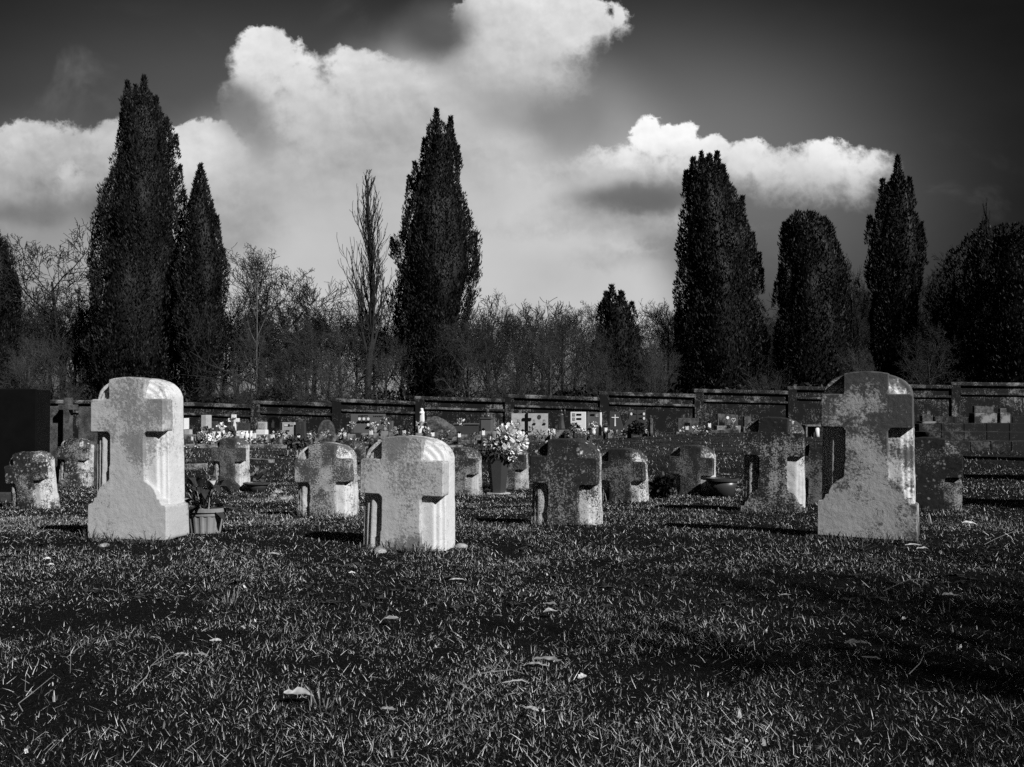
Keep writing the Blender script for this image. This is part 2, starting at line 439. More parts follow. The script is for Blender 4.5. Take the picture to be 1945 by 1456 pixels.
def nibs(n, y0, y1, hmin, hmax, wmin, seed):
    """short single blades, one sliver each: the mown mat of the lawn"""
    r = np.random.default_rng(seed)
    y = y0 * (y1 / y0) ** (r.random(n) ** 0.86); x = (r.random(n) * 2 - 1) * (y * 0.63 + 0.7)
    cl = fbm(x * 3.2, y * 3.2, 9.0, 3); keep = cl + .3 * (r.random(n) - .5) > .34; x, y, cl = x[keep], y[keep], cl[keep]; n = len(x)
    z = ground(x, y) - .003 + .006 * r.random(n) * cl * 2
    h = (hmin + (hmax - hmin) * r.random(n) ** 2.2) * (.5 + cl) * (1 + .05 * np.maximum(y - 5, 0)); w = np.maximum(wmin * (.5 + .9 * r.random(n)), .0005 * y)
    az = r.random(n) * 2 * np.pi; le = .3 + 1.2 * r.random(n); tw = az + 1.57 + (r.random(n) - .5) * 2
    b = np.stack([x, y, z], 1); d = np.stack([np.cos(az) * np.sin(le), np.sin(az) * np.sin(le), np.cos(le) + .03], 1)
    s_ = np.stack([np.cos(tw) * w * .5, np.sin(tw) * w * .5, w * .5 * (r.random(n) - .5)], 1)
    V = np.stack([b - s_, b + s_, b + d * h[:, None]], 1).reshape(-1, 3)
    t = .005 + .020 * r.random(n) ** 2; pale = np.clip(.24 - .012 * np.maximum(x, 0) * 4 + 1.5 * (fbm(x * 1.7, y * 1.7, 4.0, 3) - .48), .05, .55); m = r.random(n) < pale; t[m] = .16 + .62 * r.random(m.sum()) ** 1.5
    return V, np.arange(n * 3).reshape(-1, 3), np.repeat(t, 3)
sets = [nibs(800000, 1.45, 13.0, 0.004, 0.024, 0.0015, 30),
        blades(56000, 1.45, 12.0, 0.006, 0.046, 0.0011, straw_tone, lean=(0.75, 1.52), bend=0.25, seed=4, bias=.85),
        blades(42000, 1.45, 13.0, 0.008, 0.024, 0.0012, grass_tone, seed=3, bias=.85),
        blades(9000, 1.45, 9.0, 0.010, 0.026, 0.004, grass_tone, lean=(0.5, 1.3), seed=5, wide=0.5),
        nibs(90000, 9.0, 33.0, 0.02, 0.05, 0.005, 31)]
def merge(sets):
    V, F, T, o = [], [], [], 0
    for v, f, t in sets: V.append(v); F.append(f + o); T.append(t); o += len(v)
    return np.concatenate(V), np.concatenate(F), np.concatenate(T)
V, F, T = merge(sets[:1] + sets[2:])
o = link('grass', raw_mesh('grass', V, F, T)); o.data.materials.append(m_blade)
tag(o, 'short dark grass covering the whole graveyard lawn', 'grass', kind='stuff')
V, F, T = sets[1]
o = link('dry_straw', raw_mesh('dry_straw', V, F, T)); o.data.materials.append(m_blade)
tag(o, 'pale dry stalks and clippings strewn through the lawn', 'straw', kind='stuff')
# tufts of longer blades: round the stones and in the open lawn
def tuft_field(spots, seed, tone_lo=0.02, tone_hi=0.16):
    r = np.random.default_rng(seed); out = []
    for (x, y, nb, hh, sp_) in spots:
        n = nb; a = r.random(n) * 2 * np.pi; rr = r.random(n) ** .5 * sp_
        bx, by = x + np.cos(a) * rr, y + np.sin(a) * rr; bz = ground(bx, by) - .005
        le = 0.25 + 0.9 * r.random(n); h = hh * (0.5 + 0.6 * r.random(n)); w = np.maximum(0.0022 * (0.6 + .8 * r.random(n)), 0.0006 * y)
        a2 = a + (r.random(n) - .5) * 1.2
        d = np.stack([np.cos(a2) * np.sin(le), np.sin(a2) * np.sin(le), np.cos(le)], 1)
        s = np.stack([-np.sin(a2) * w * .5, np.cos(a2) * w * .5, 0 * w], 1)
        b = np.stack([bx, by, bz], 1); p1 = b + d * (h * .4)[:, None]; p2 = b + d * (h * .75)[:, None]; p3 = b + d * h[:, None]
        p2[:, 2] -= h * .08; p3[:, 2] -= h * .28
        V = np.stack([b - s, b + s, p1 - s, p1 + s, p2 - s * .8, p2 + s * .8, p3], 1).reshape(-1, 3); k = np.arange(n) * 7
        F = np.concatenate([np.stack([k + a_, k + b_, k + c_], 1) for a_, b_, c_ in ((0, 1, 3), (0, 3, 2), (2, 3, 5), (2, 5, 4), (4, 5, 6))])
        t = tone_lo + (tone_hi - tone_lo) * r.random(n) ** 2.2; out.append((V, F, np.repeat(t, 7)))
    return merge(out)

# ---------------------------------------------------------------- cast headstones with a cross in relief
def arch(a, h, rise, taper=0.0, n=28, zb=0.0):
    """outline of half width a, crown height h, from the right foot over the crown to the left foot (x,z)"""
    hs = h - rise; pts = [(a + taper, zb), (a + taper * .4, hs * .55), (a, hs)]
    for i in range(1, n):
        t = math.pi * i / n; c, s = math.cos(t), math.sin(t)
        pts.append((a * math.copysign(abs(c) ** 0.86, c), hs + rise * s ** 0.86))
    pts += [(-a, hs), (-a - taper * .4, hs * .55), (-a - taper, zb)]
    return pts
def remeshed(mb, name, vox, wob=0.0, seed=0.0, fine=0.0):
    me = mb.build(name, m_soil, mesh_only=True); me.materials.clear()
    o = bpy.data.objects.new('tmp', me); COL.objects.link(o)
    md = o.modifiers.new('r', 'REMESH'); md.mode = 'VOXEL'; md.voxel_size = vox; md.use_smooth_shade = True
    dg = bpy.context.evaluated_depsgraph_get(); dg.update()
    out = bpy.data.meshes.new_from_object(o.evaluated_get(dg)); bpy.data.objects.remove(o)
    out.name = name
    n = len(out.vertices); co = np.empty(n * 3, np.float32); out.vertices.foreach_get('co', co); co = co.reshape(-1, 3)
    no = np.empty(n * 3, np.float32); out.vertices.foreach_get('normal', no); no = no.reshape(-1, 3)
    q = (fbm(co[:, 0] * 9 + seed, co[:, 1] * 9, co[:, 2] * 9, 3) - .5) * wob + (fbm(co[:, 0] * 55 + seed, co[:, 1] * 55, co[:, 2] * 55, 2) - .5) * fine
    co += no * q[:, None]; out.vertices.foreach_set('co', co.ravel()); out.update()
    out.polygons.foreach_set('use_smooth', np.ones(len(out.polygons), bool))
    return out
def cross_outline():
    sh, ah, az0, az1 = 0.106, 0.222, 0.56, 0.735
    right = [(0.238, 0.0), (0.237, 0.172), (0.230, 0.181), (0.212, 0.184), (0.203, 0.196), (0.200, 0.212), (0.186, 0.216), (0.181, 0.236), (0.169, 0.262), (0.148, 0.284), (0.120, 0.300), (0.108, 0.312), (0.104, 0.42),
             (sh - .002, az0 - .012), (sh + .01, az0), (ah - .008, az0), (ah, az0 + .01), (ah - .003, az1 - .008), (ah - .012, az1), (sh, az1)]
    crown = [(x, z) for x, z in arch(0.214, 0.85, 0.125, n=40) if abs(x) < sh - .002]
    crown = [(sh, crown[0][1] - .001)] + crown + [(-sh, crown[-1][1] - .001)]
    left = [(-x, z) for x, z in reversed(right)]
    return right + crown + left
def headstone_meshes(vox, seed, wob=0.004, fine=0.002):
    D = 0.19
    slab = MB()
    for i, (a_, h, r, y0) in enumerate([(0.214, 0.846, 0.125, 0.047), (0.190, 0.820, 0.118, 0.034), (0.164, 0.792, 0.108, 0.022)]):
        slab.prism(arch(a_, h, r, 0.012), y0, D - .003 * i)
    # the lower corners drop back, the upper field stays plain
    cross = MB(); cross.prism(cross_outline(), 0.0, 0.085)
    pl = MB(); pl.box(-0.240, 0.240, 0.006, 0.205, 0.0, 0.174, 0.004); pl.box(-0.222, 0.222, 0.02, 0.197, 0.10, 0.212, 0.006)
    return [remeshed(slab, 'slab', vox, wob, seed, fine), remeshed(cross, 'relief_cross', vox, wob * .8, seed + 3, fine), remeshed(pl, 'plinth', vox * 1.3, wob, seed + 5, fine)]
MS = {}
def hs_mats(key, **k):
    if key.startswith('b'):
        k.setdefault('grit', .95); k.setdefault('soft', .08); k['slab'].setdefault('grit', .9)
        k.setdefault("scale", 7.0)
    else: k.setdefault('grit', .62); k.setdefault('soft', .10); k.setdefault('pores', .8)
    ks = dict(k); ks.update(k.get('slab', {})); kc = {a: b for a, b in k.items() if a != 'slab'}; ks.pop('slab', None)
    return stone('stone_' + key + '_recess', **ks), stone('stone_' + key + '_face', **kc)
shared_hi = None
STONES = [
 # px centre of the foot, py foot, py crown, px per metre from width (None = from depth), yaw, lean, mesh, look, label
 ('left',   240, 1030, 720, 14, -0.6, 'own', dict(hi=.50, lo=.23, dirt=.40, seed=2, streak=.35, cleanfoot=.12, top=.6, slab=dict(hi=.68, lo=.26, dirt=.16)),
  'tall pale headstone with relief cross and stepped plinth beside the ribbed pot'),
 ('mid',    758, 1044, 830, 16, 0.8, 'own', dict(hi=.50, lo=.20, dirt=.42, seed=11, streak=.75, foot=.30, top=.5, slab=dict(hi=.70, lo=.28, dirt=.16, foot=0)),
  'broad pale headstone with a dark-streaked relief cross, sunk low in the foreground grass'),
 ('right', 1645, 1028, 708, 27, 0.3, 'own', dict(hi=.46, lo=.085, dirt=.56, edge=.16, cleanfoot=-.03, seed=23, streak=.15, top=1.3, big=1.8, slab=dict(hi=.70, lo=.10, dirt=.36, top=1.6, specks=.4, edge=0)),
  'tall blotched grey headstone with a relief cross and stepped plinth, the tallest at right'),
 ('b1',     615,  981, 843, 10, -1.5, 'a', dict(hi=.38, lo=.07, dirt=.50, seed=31, streak=.3, top=.8, slab=dict(hi=.7, lo=.12, dirt=.3)),
  'mottled headstone with broken upper left shoulder, left of the broad pale headstone'),
 ('b2',    1066,  997, 834, 18, 1.0, 'b', dict(hi=.30, lo=.028, dirt=.62, seed=41, streak=1.0, top=1.2, specks=.25, slab=dict(hi=.62, lo=.04, dirt=.40, top=1.9, specks=.5)),
  'dark stained headstone right of the vase of chrysanthemums, nearest one in the middle'),
 ('b3',    1178,  954, 853, 24, -0.6, 'a', dict(hi=.24, lo=.025, dirt=.62, seed=53, streak=.7, top=1.0, specks=.1, slab=dict(hi=.70, lo=.05, dirt=.38, top=1.6, specks=.4)),
  'small dark headstone close behind and right of the dark stained one in the middle'),
 ('b4',    1308,  941, 846, 26, 1.2, 'b', dict(hi=.22, lo=.035, dirt=.66, seed=61, streak=.8, top=.6, slab=dict(hi=.6, lo=.05, dirt=.30, top=1.2, specks=.4)),
  'small dark headstone beside the low bowl planter'),
 ('b5',    1466,  973, 793, 22, 0.8, 'a', dict(hi=.34, lo=.022, dirt=.62, seed=71, streak=1.2, top=1.3, specks=.15, slab=dict(hi=.62, lo=.05, dirt=.28, top=1.7, specks=.4)),
  'tall black-streaked headstone behind and left of the tallest one at right'),
 ('b6',     430,  933, 833, 13, 0.3, 'b', dict(hi=.20, lo=.04, dirt=.60, seed=83, streak=.6, top=.6, slab=dict(hi=.6, lo=.08, dirt=.35, top=1.4, specks=.3)),
  'small dark headstone on the grass below the white crucifix'),
 ('b7',     962,  931, 845, 18, 0.0, 'a', dict(hi=.24, lo=.03, dirt=.64, seed=91, streak=.5, top=1.0, slab=dict(hi=.5, lo=.04, dirt=.45)),
  'small dark headstone behind the tall vase of chrysanthemums'),
 ('b8',      55,  966, 858, 17, -7.0, 'b', dict(hi=.36, lo=.03, dirt=.66, seed=101, streak=.1, specks=.9, top=.4, slab=dict(hi=.6, lo=.06, dirt=.4, specks=.8)),
  'leaning headstone crusted with white lichen at the far left'),
 ('b9',     132,  926, 833, 14, 2.0, 'a', dict(hi=.34, lo=.03, dirt=.68, seed=113, streak=.1, specks=.9, top=1.0, slab=dict(hi=.6, lo=.05, dirt=.5, specks=.9)),
  'lichen-spotted headstone in front of the granite slabs with the stone cross'),
 ('b10',    868,  942, 850, 20, 0.0, 'b', dict(hi=.36, lo=.04, dirt=.5, seed=127, streak=.3, specks=.6, top=1.2, slab=dict(hi=.5, lo=.05, dirt=.4, specks=.5)),
  'headstone peeping out at the right edge of the broad pale one'),
 ('b11',   1764,  972, 832, 22, 0.5, 'a', dict(hi=.2, lo=.02, dirt=.72, seed=131, streak=.3, specks=.5, top=1.0, slab=dict(hi=.25, lo=.02, dirt=.6, specks=.4)),
  'dark headstone half hidden behind the right side of the tallest one at right'),
 ('b12',   1553,  960, 842, 20, 3.0, 'b', dict(hi=.18, lo=.02, dirt=.68, seed=149, streak=.6, top=.8, slab=dict(hi=.3, lo=.03, dirt=.5)),
  'dark headstone in the gap between the black-streaked one and the tallest one at right'),
 ('b13',    655,  925, 836, 15, 0.0, 'a', dict(hi=.26, lo=.03, dirt=.6, seed=151, streak=.3, specks=.5, top=1.0, slab=dict(hi=.4, lo=.04, dirt=.5)),
  'mossy headstone seen over the mottled one, left of the broad pale one'),
]
proto = {'a': headstone_meshes(0.0095, 1.0, .013, .004), 'b': headstone_meshes(0.0095, 40.0, .015, .004)}
stone_roots = {}; grass_spots = []
for (key, pxc, pyf, pyt, yaw, lean, mk, look, label) in STONES:
    g = gp(pxc, pyf); ppm = FPX / g.y
    vis = (pyf - pyt) / ppm; s = 1.0
    if vis > 0.86: s = vis / 0.86
    sink = 0.848 * s - vis
    root = empty('headstone', (g.x, g.y, gz(g.x, g.y) - sink), R(yaw) * -1, label, 'headstone', 'cast headstones with relief crosses', tilt=R(lean))
    root.scale = (s, s, s)
    ms = headstone_meshes(0.0062, pxc * .01, .004, .0016) if mk == 'own' else proto[mk]
    mr, mf = hs_mats(key, **look)
    for me, mat in zip(ms, (mr, mf, mf)):
        if mk == 'own': me.materials.append(mat); o = link(me.name, me, root)
        else:
            if not me.materials: me.materials.append(mat)
            o = link(me.name.split('.')[0], me, root); o.material_slots[0].link = 'OBJECT'; o.material_slots[0].material = mat
    stone_roots[key] = root
    print('STONE', key, round(g.x, 2), round(g.y, 2), 's', round(s, 2), 'sink', round(sink, 2), 'w px', round(.44 * ppm))
    hw = .26 if sink < .1 else .21
    nt_f = 17 if g.y < 5.5 else 7
    for i in range(nt_f):
        t = -1 + 2 * (i + rng.random()) / nt_f
        a = R(-yaw); q = Vector((t * hw * s, -0.02 - .03 * rng.random(), 0)); q.rotate(Matrix.Rotation(a, 3, 'Z'))
        grass_spots.append((g.x + q.x, g.y + q.y, 24, 0.045 + .085 * rng.random() ** 1.5, 0.04))
    for i in range(4):
        a = R(-yaw); q = Vector((hw * s + .01, .05 * i + .02, 0)); q.rotate(Matrix.Rotation(a, 3, 'Z'))
        grass_spots.append((g.x + q.x, g.y + q.y, 9, 0.035 + .035 * rng.random(), 0.03))

# ---------------------------------------------------------------- trees
m_leaf = tone_mat('cypress_foliage', 0.6, 0.25)
m_bark = plain('bare_bark', 0.028, 0.85, 0.4, 3.0, 0.1)
m_bark_dark = plain('dark_bark', 0.03, 0.85, 0.4, 3.0, 0.1)
m_bark_pale = plain('pale_dead_wood', 0.16, 0.8, 0.4, 3.0, 0.1)

def cypress(label, prof, tips, Y, seed, dens=1.0, spread=1.0, tone=1.0, lump=1.0, group='cypresses behind the wall', leaf=1.0, depth=1.0):
    """prof: (py, left px, right px) of the outline; tips: (px, py, length m) of the leaders"""
    r = np.random.default_rng(seed)
    prof = sorted(prof); p_, a_, b_ = prof[0]; prof[0] = (p_ + 5, a_, b_)
    prof = sorted(prof)                                   # from the top down
    pts = [(P(0, py, Y).z, P(a, py, Y).x, P(b, py, Y).x) for py, a, b in prof][::-1]
    xc = (pts[0][1] + pts[0][2]) / 2
    gzv = gz(xc, Y)
    Z = np.array([p[0] for p in pts]); Lx = np.array([p[1] for p in pts]); Rx = np.array([p[2] for p in pts])
    if Z[0] > gzv + .3: Z = np.concatenate([[gzv + .3], Z]); Lx = np.concatenate([[Lx[0] * .8 + Rx[0] * .2], Lx]); Rx = np.concatenate([[Rx[0] * .8 + Lx[0] * .2], Rx])
    zt = Z[-1]; H = zt - Z[0]
    area = float(np.sum((Rx[1:] - Lx[1:] + Rx[:-1] - Lx[:-1]) / 2 * np.diff(Z)))
    n = int(area * 3.14 * 250 * dens)
    root = empty('cypress_tree', (xc, Y, gzv), 0, label, 'tree', group)
    # sample heights in proportion to the girth
    zz = Z[0] + H * r.random(n * 2); hw = (np.interp(zz, Z, Rx) - np.interp(zz, Z, Lx)) / 2
    k = r.random(n * 2) < hw / hw.max(); zz, hw = zz[k][:n], hw[k][:n]; n = len(zz)
    cx = (np.interp(zz, Z, Rx) + np.interp(zz, Z, Lx)) / 2
    ph = r.random(n) * 2 * np.pi
    rib = fbm(np.cos(ph) * 2.3 + seed, np.sin(ph) * 2.3, (zz - .35 * hw) * .42, 3)
    fine = fbm(np.cos(ph) * hw * 2.0 + seed, np.sin(ph) * hw * 2.0, zz * 0.9, 3)
    rr = 0.87 + .07 * (zz < Z[0] + .45 * H) + (rib - .5) * 0.62 * lump + (fine - .5) * 0.55 * lump
    rr = rr * (1 - 0.16 * r.random(n) ** 2)
    rr = np.clip(rr, .45, 1.14)
    x = cx + np.cos(ph) * hw * rr; y = Y + np.sin(ph) * hw * rr * depth
    b = np.stack([x, y, zz], 1)
    up = np.stack([np.cos(ph) * .35, np.sin(ph) * .35, np.ones(n)], 1)
    # leaders
    for (tx, ty, ln) in tips:
        ln *= 1.35
        q = P(tx, ty, Y); m = int(ln * 380 * dens)
        t = r.random(m); t = 1 - (1 - t) ** .8; a = r.random(m) * 2 * np.pi
        rad = (0.025 + 0.26 * t ** 1.1) * (0.75 + .5 * fbm(np.cos(a) * 1.5 + tx, np.sin(a) * 1.5, t * ln * 2.2, 2)) * spread * min(1.6, ln ** .5)
        bend = (q.x - np.interp(q.z - ln, Z, (Lx + Rx) / 2)) * .10
        b = np.concatenate([b, np.stack([q.x - bend * t + np.cos(a) * rad, q.y * np.ones(m) + np.sin(a) * rad, q.z - .1 - t * ln], 1)])
        up = np.concatenate([up, np.stack([np.cos(a) * .3, np.sin(a) * .3, np.ones(m)], 1)])
    n = len(b)
    up = up + (r.random((n, 3)) - .5) * np.array([1.3, 1.3, .8]); up /= np.linalg.norm(up, axis=1)[:, None]
    ln = (0.09 + 0.14 * r.random(n)) * leaf; wd = ln * (0.20 + .22 * r.random(n))
    q = r.normal(size=(n, 3)); side = np.cross(up, q); side /= np.linalg.norm(side, axis=1)[:, None]
    nn = np.cross(up, side)
    tip = b + up * ln[:, None]; m1 = b + up * (ln * .45)[:, None] + side * wd[:, None] * .5 + nn * (wd * .25)[:, None]
    m2 = b + up * (ln * .4)[:, None] - side * wd[:, None] * .5 + nn * (wd * .25)[:, None]
    V = np.stack([b, m1, tip, m2], 1).reshape(-1, 3); kk = np.arange(n) * 4
    F = np.concatenate([np.stack([kk, kk + 1, kk + 2], 1), np.stack([kk, kk + 2, kk + 3], 1)])
    T = np.repeat(tone * (0.004 + 0.028 * r.random(n) ** 2.2), 4)
    V = V - np.array([xc, Y, gzv])
    o = link('crown', raw_mesh('crown', V, F, T), root); o.data.materials.append(m_leaf)
    # opaque near-black core: shade between the sprays painted as a solid, blocks see-through
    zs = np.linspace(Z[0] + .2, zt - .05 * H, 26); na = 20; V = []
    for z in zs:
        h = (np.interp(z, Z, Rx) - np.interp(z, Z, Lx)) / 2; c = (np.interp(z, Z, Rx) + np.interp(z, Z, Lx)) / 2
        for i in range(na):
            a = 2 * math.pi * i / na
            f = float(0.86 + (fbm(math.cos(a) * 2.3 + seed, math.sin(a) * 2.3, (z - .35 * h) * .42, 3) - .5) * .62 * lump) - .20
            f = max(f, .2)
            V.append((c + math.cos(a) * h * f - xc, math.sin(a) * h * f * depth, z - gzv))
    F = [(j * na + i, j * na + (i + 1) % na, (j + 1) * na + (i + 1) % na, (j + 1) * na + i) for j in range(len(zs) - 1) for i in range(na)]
    o = link('shade_core', raw_mesh('shade_core', V, F, np.full(len(V), .003), smooth=True), root); o.data.materials.append(m_leaf)
    MB().lathe([(.42 * min(1.2, H / 10), 0), (.30, 1.0), (.22, 2.4)], 10).build('trunk', m_bark_dark, root, smooth=True)
    return root

CG = 'cypresses behind the wall'
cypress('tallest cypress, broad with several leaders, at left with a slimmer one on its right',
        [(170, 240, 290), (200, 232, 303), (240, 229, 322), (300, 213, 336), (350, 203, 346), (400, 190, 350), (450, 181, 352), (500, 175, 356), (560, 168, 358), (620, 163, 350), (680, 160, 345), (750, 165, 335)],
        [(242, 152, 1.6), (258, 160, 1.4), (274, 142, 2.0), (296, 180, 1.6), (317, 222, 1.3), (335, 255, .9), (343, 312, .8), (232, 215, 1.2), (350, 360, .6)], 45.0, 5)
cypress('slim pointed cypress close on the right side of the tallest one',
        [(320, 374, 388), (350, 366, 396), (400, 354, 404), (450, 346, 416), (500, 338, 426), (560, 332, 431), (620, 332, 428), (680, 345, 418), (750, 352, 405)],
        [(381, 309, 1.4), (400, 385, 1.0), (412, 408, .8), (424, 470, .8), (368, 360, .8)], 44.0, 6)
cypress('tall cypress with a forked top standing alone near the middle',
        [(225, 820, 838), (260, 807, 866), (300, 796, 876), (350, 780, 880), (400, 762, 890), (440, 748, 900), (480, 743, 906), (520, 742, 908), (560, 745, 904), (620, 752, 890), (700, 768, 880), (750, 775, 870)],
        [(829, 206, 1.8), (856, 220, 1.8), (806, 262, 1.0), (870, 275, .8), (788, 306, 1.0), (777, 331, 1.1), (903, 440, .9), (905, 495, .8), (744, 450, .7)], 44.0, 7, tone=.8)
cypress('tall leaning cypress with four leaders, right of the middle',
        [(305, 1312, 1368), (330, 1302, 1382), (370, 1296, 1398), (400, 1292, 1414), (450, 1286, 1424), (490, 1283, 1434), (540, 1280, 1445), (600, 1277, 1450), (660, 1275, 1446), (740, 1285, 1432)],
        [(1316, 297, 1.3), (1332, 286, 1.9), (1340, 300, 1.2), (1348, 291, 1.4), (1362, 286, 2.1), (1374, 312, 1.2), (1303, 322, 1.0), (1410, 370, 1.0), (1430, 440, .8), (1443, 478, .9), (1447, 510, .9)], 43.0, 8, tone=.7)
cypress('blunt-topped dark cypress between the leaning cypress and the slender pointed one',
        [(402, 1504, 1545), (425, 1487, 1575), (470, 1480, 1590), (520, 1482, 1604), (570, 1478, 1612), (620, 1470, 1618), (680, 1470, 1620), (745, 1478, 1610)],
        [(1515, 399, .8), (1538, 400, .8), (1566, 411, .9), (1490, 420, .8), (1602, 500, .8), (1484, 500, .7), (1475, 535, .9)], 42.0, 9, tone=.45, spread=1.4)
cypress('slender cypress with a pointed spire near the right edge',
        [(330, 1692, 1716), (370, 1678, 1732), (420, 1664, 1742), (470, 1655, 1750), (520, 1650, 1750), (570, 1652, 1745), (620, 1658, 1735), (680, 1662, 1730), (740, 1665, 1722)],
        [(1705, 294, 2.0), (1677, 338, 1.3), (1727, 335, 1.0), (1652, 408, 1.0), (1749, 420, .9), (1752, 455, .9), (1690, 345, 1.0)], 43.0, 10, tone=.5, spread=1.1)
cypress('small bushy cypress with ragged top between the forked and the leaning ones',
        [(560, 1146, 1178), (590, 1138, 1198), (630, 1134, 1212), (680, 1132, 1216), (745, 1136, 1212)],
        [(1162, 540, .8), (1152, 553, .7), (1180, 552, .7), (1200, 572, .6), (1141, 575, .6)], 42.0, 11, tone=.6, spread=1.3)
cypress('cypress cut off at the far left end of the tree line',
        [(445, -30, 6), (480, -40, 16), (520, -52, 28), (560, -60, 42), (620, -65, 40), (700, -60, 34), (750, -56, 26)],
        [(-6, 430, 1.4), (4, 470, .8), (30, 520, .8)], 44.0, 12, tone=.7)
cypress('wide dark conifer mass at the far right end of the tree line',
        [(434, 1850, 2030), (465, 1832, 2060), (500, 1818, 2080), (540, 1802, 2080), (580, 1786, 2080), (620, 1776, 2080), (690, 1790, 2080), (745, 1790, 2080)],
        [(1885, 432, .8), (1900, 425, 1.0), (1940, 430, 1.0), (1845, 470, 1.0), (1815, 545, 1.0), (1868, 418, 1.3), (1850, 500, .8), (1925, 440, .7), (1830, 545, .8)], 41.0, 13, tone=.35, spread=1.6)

def bare(seed, H, style='round', twig=1.0, maxd=4, sides=3, lo=False):
    """trunk, boughs and twigs as tapered tubes; returns V, F (quads)"""
    rn = random.Random(seed); V, F = [], []; cut = []
    def tube(pts, rads):
        base = len(V)
        for j, p in enumerate(pts):
            d = (pts[min(j + 1, len(pts) - 1)] - pts[max(j - 1, 0)]); d.normalize()
            u = d.cross(Vector((.31, .2, .93) if abs(d.z) < .8 else (1, 0, 0))); u.normalize(); w = d.cross(u)
            for i in range(sides):
                a = 2 * math.pi * i / sides; q = p + (u * math.cos(a) + w * math.sin(a)) * rads[j]; V.append((q.x, q.y, q.z))
        for j in range(len(pts) - 1):
            for i in range(sides):
                k = (i + 1) % sides; F.append((base + j * sides + i, base + j * sides + k, base + (j + 1) * sides + k, base + (j + 1) * sides + i))
    def grow(p, d, L, r, dep):
        ns = 5 if dep == 0 else (4 if dep < 3 else 3); pts = [p.copy()]; rads = [r]; dirs = []
        wig = .10 + .09 * dep
        for j in range(ns):
            d = d + Vector((rn.uniform(-wig, wig), rn.uniform(-wig, wig), rn.uniform(-wig, wig) + (.10 if style != 'snag' else .0)))
            if style == 'poplar' and dep: d += Vector((0, 0, .22))
            d.normalize(); p = p + d * (L / ns); pts.append(p.copy()); rads.append(max(r * (1 - .75 * (j + 1) / ns), .006 * twig)); dirs.append(d.copy())
        tube(pts, rads)
        if not cut: cut.append(len(F))
        if dep >= maxd: return
        if style == 'poplar': nb = (34, 6, 4, 3)[dep] if dep < 4 else 0
        elif style == 'snag': nb = (10, 4, 3, 2)[dep]
        else: nb = (9, 7, 6, 5)[dep] if not lo else (7, 5, 5, 4)[dep]
        for b in range(nb):
            t0 = (.22 if style == 'poplar' else .30) if dep == 0 else .15
            t = t0 + (1 - t0) * (b + rn.random()) / nb; f = t * ns; j = min(int(f), ns - 1)
            q = pts[j].lerp(pts[j + 1], f - j); az = rn.uniform(0, 2 * math.pi) if dep else b * 2.4 + rn.random()
            ang = {'poplar': .38, 'round': .85, 'shrub': .55, 'snag': .8}[style] * rn.uniform(.7, 1.25)
            u = dirs[j].cross(Vector((math.cos(az), math.sin(az), .3))); u.normalize()
            nd = dirs[j] * math.cos(ang) + u * math.sin(ang)
            ll = {'poplar': L * ((.34 * (1.15 - t)) if dep == 0 else .5), 'round': L * (.62 if dep == 0 else .58) * (1.2 - .5 * t), 'shrub': L * .62 * (1.15 - .4 * t), 'snag': L * .34 * (1.2 - .7 * t)}[style] * rn.uniform(.7, 1.15)
            grow(q, nd, ll, rads[j] * (.5 if dep else .42) + .002, dep + 1)
    if style == 'shrub':
        for k in range(5): grow(Vector((rn.uniform(-.3, .3), rn.uniform(-.3, .3), 0)), Vector((rn.uniform(-.35, .35), rn.uniform(-.35, .35), 1)), H * rn.uniform(.6, .8), .055, 1)
    else: grow(Vector((0, 0, 0)), Vector((rn.uniform(-.05, .05), 0, 1)), H * (1.0 if style in ('poplar', 'snag') else .72), H * .016 + .03, 0)
    V = np.array(V); V[:, 2] *= H / V[:, 2].max()
    bare.cut = cut[0] if cut else 0
    return V, np.array(F)
def bare_mesh(name, mat, *a, **k):
    V, F = bare(*a, **k); c = bare.cut; out = []
    for nm, f in (('trunk', F[:c]), (name, F[c:])):
        me = raw_mesh(nm, V[f.min():f.max() + 1], f - f.min()); me.materials.append(mat); out.append(me)
    return out
rounds = [bare_mesh('branches', m_bark, 20 + i, 8.0, 'round', 1.5) for i in range(4)]
m_bush = plain('bush_bark', 0.06, 0.85, 0.5, 3.0, 0.1)
shrubs = [bare_mesh('branches', m_bush, 40 + i, 6.0, 'shrub', 1.4) for i in range(4)]
def bare_tree(px, pyt, Y, me, label, name='bare_tree', hm=8.0, yaw=0.0, wide=1.0, group='bare winter trees behind the wall', mat=None, tiltx=0.0):
    t = P(px, pyt, Y); g = gz(t.x, Y); h = t.z - g
    root = empty(name, (t.x, Y, g), yaw, label, 'tree', group, tilt=tiltx)
    s = h / hm
    for m_ in me: link(m_.name.split('.')[0], m_, root).scale = (s * wide, s * wide, s)
    return root
pop = bare_mesh('branches', m_bark_dark, 71, 12.0, 'poplar', 1.8, 3)
snag = bare_mesh('branches', m_bark_pale, 77, 9.0, 'snag', 1.3, 2)
bare_tree(697, 324, 43.0, pop, 'tall narrow leafless poplar rising alone between the slim and the forked cypresses', 'bare_poplar', 12.0, .4, .95, None)
bare_tree(488, 498, 41.5, snag, 'dead tree with a pale broken trunk among the bare trees at left', 'dead_tree', 9.0, 1.0, .35, None)
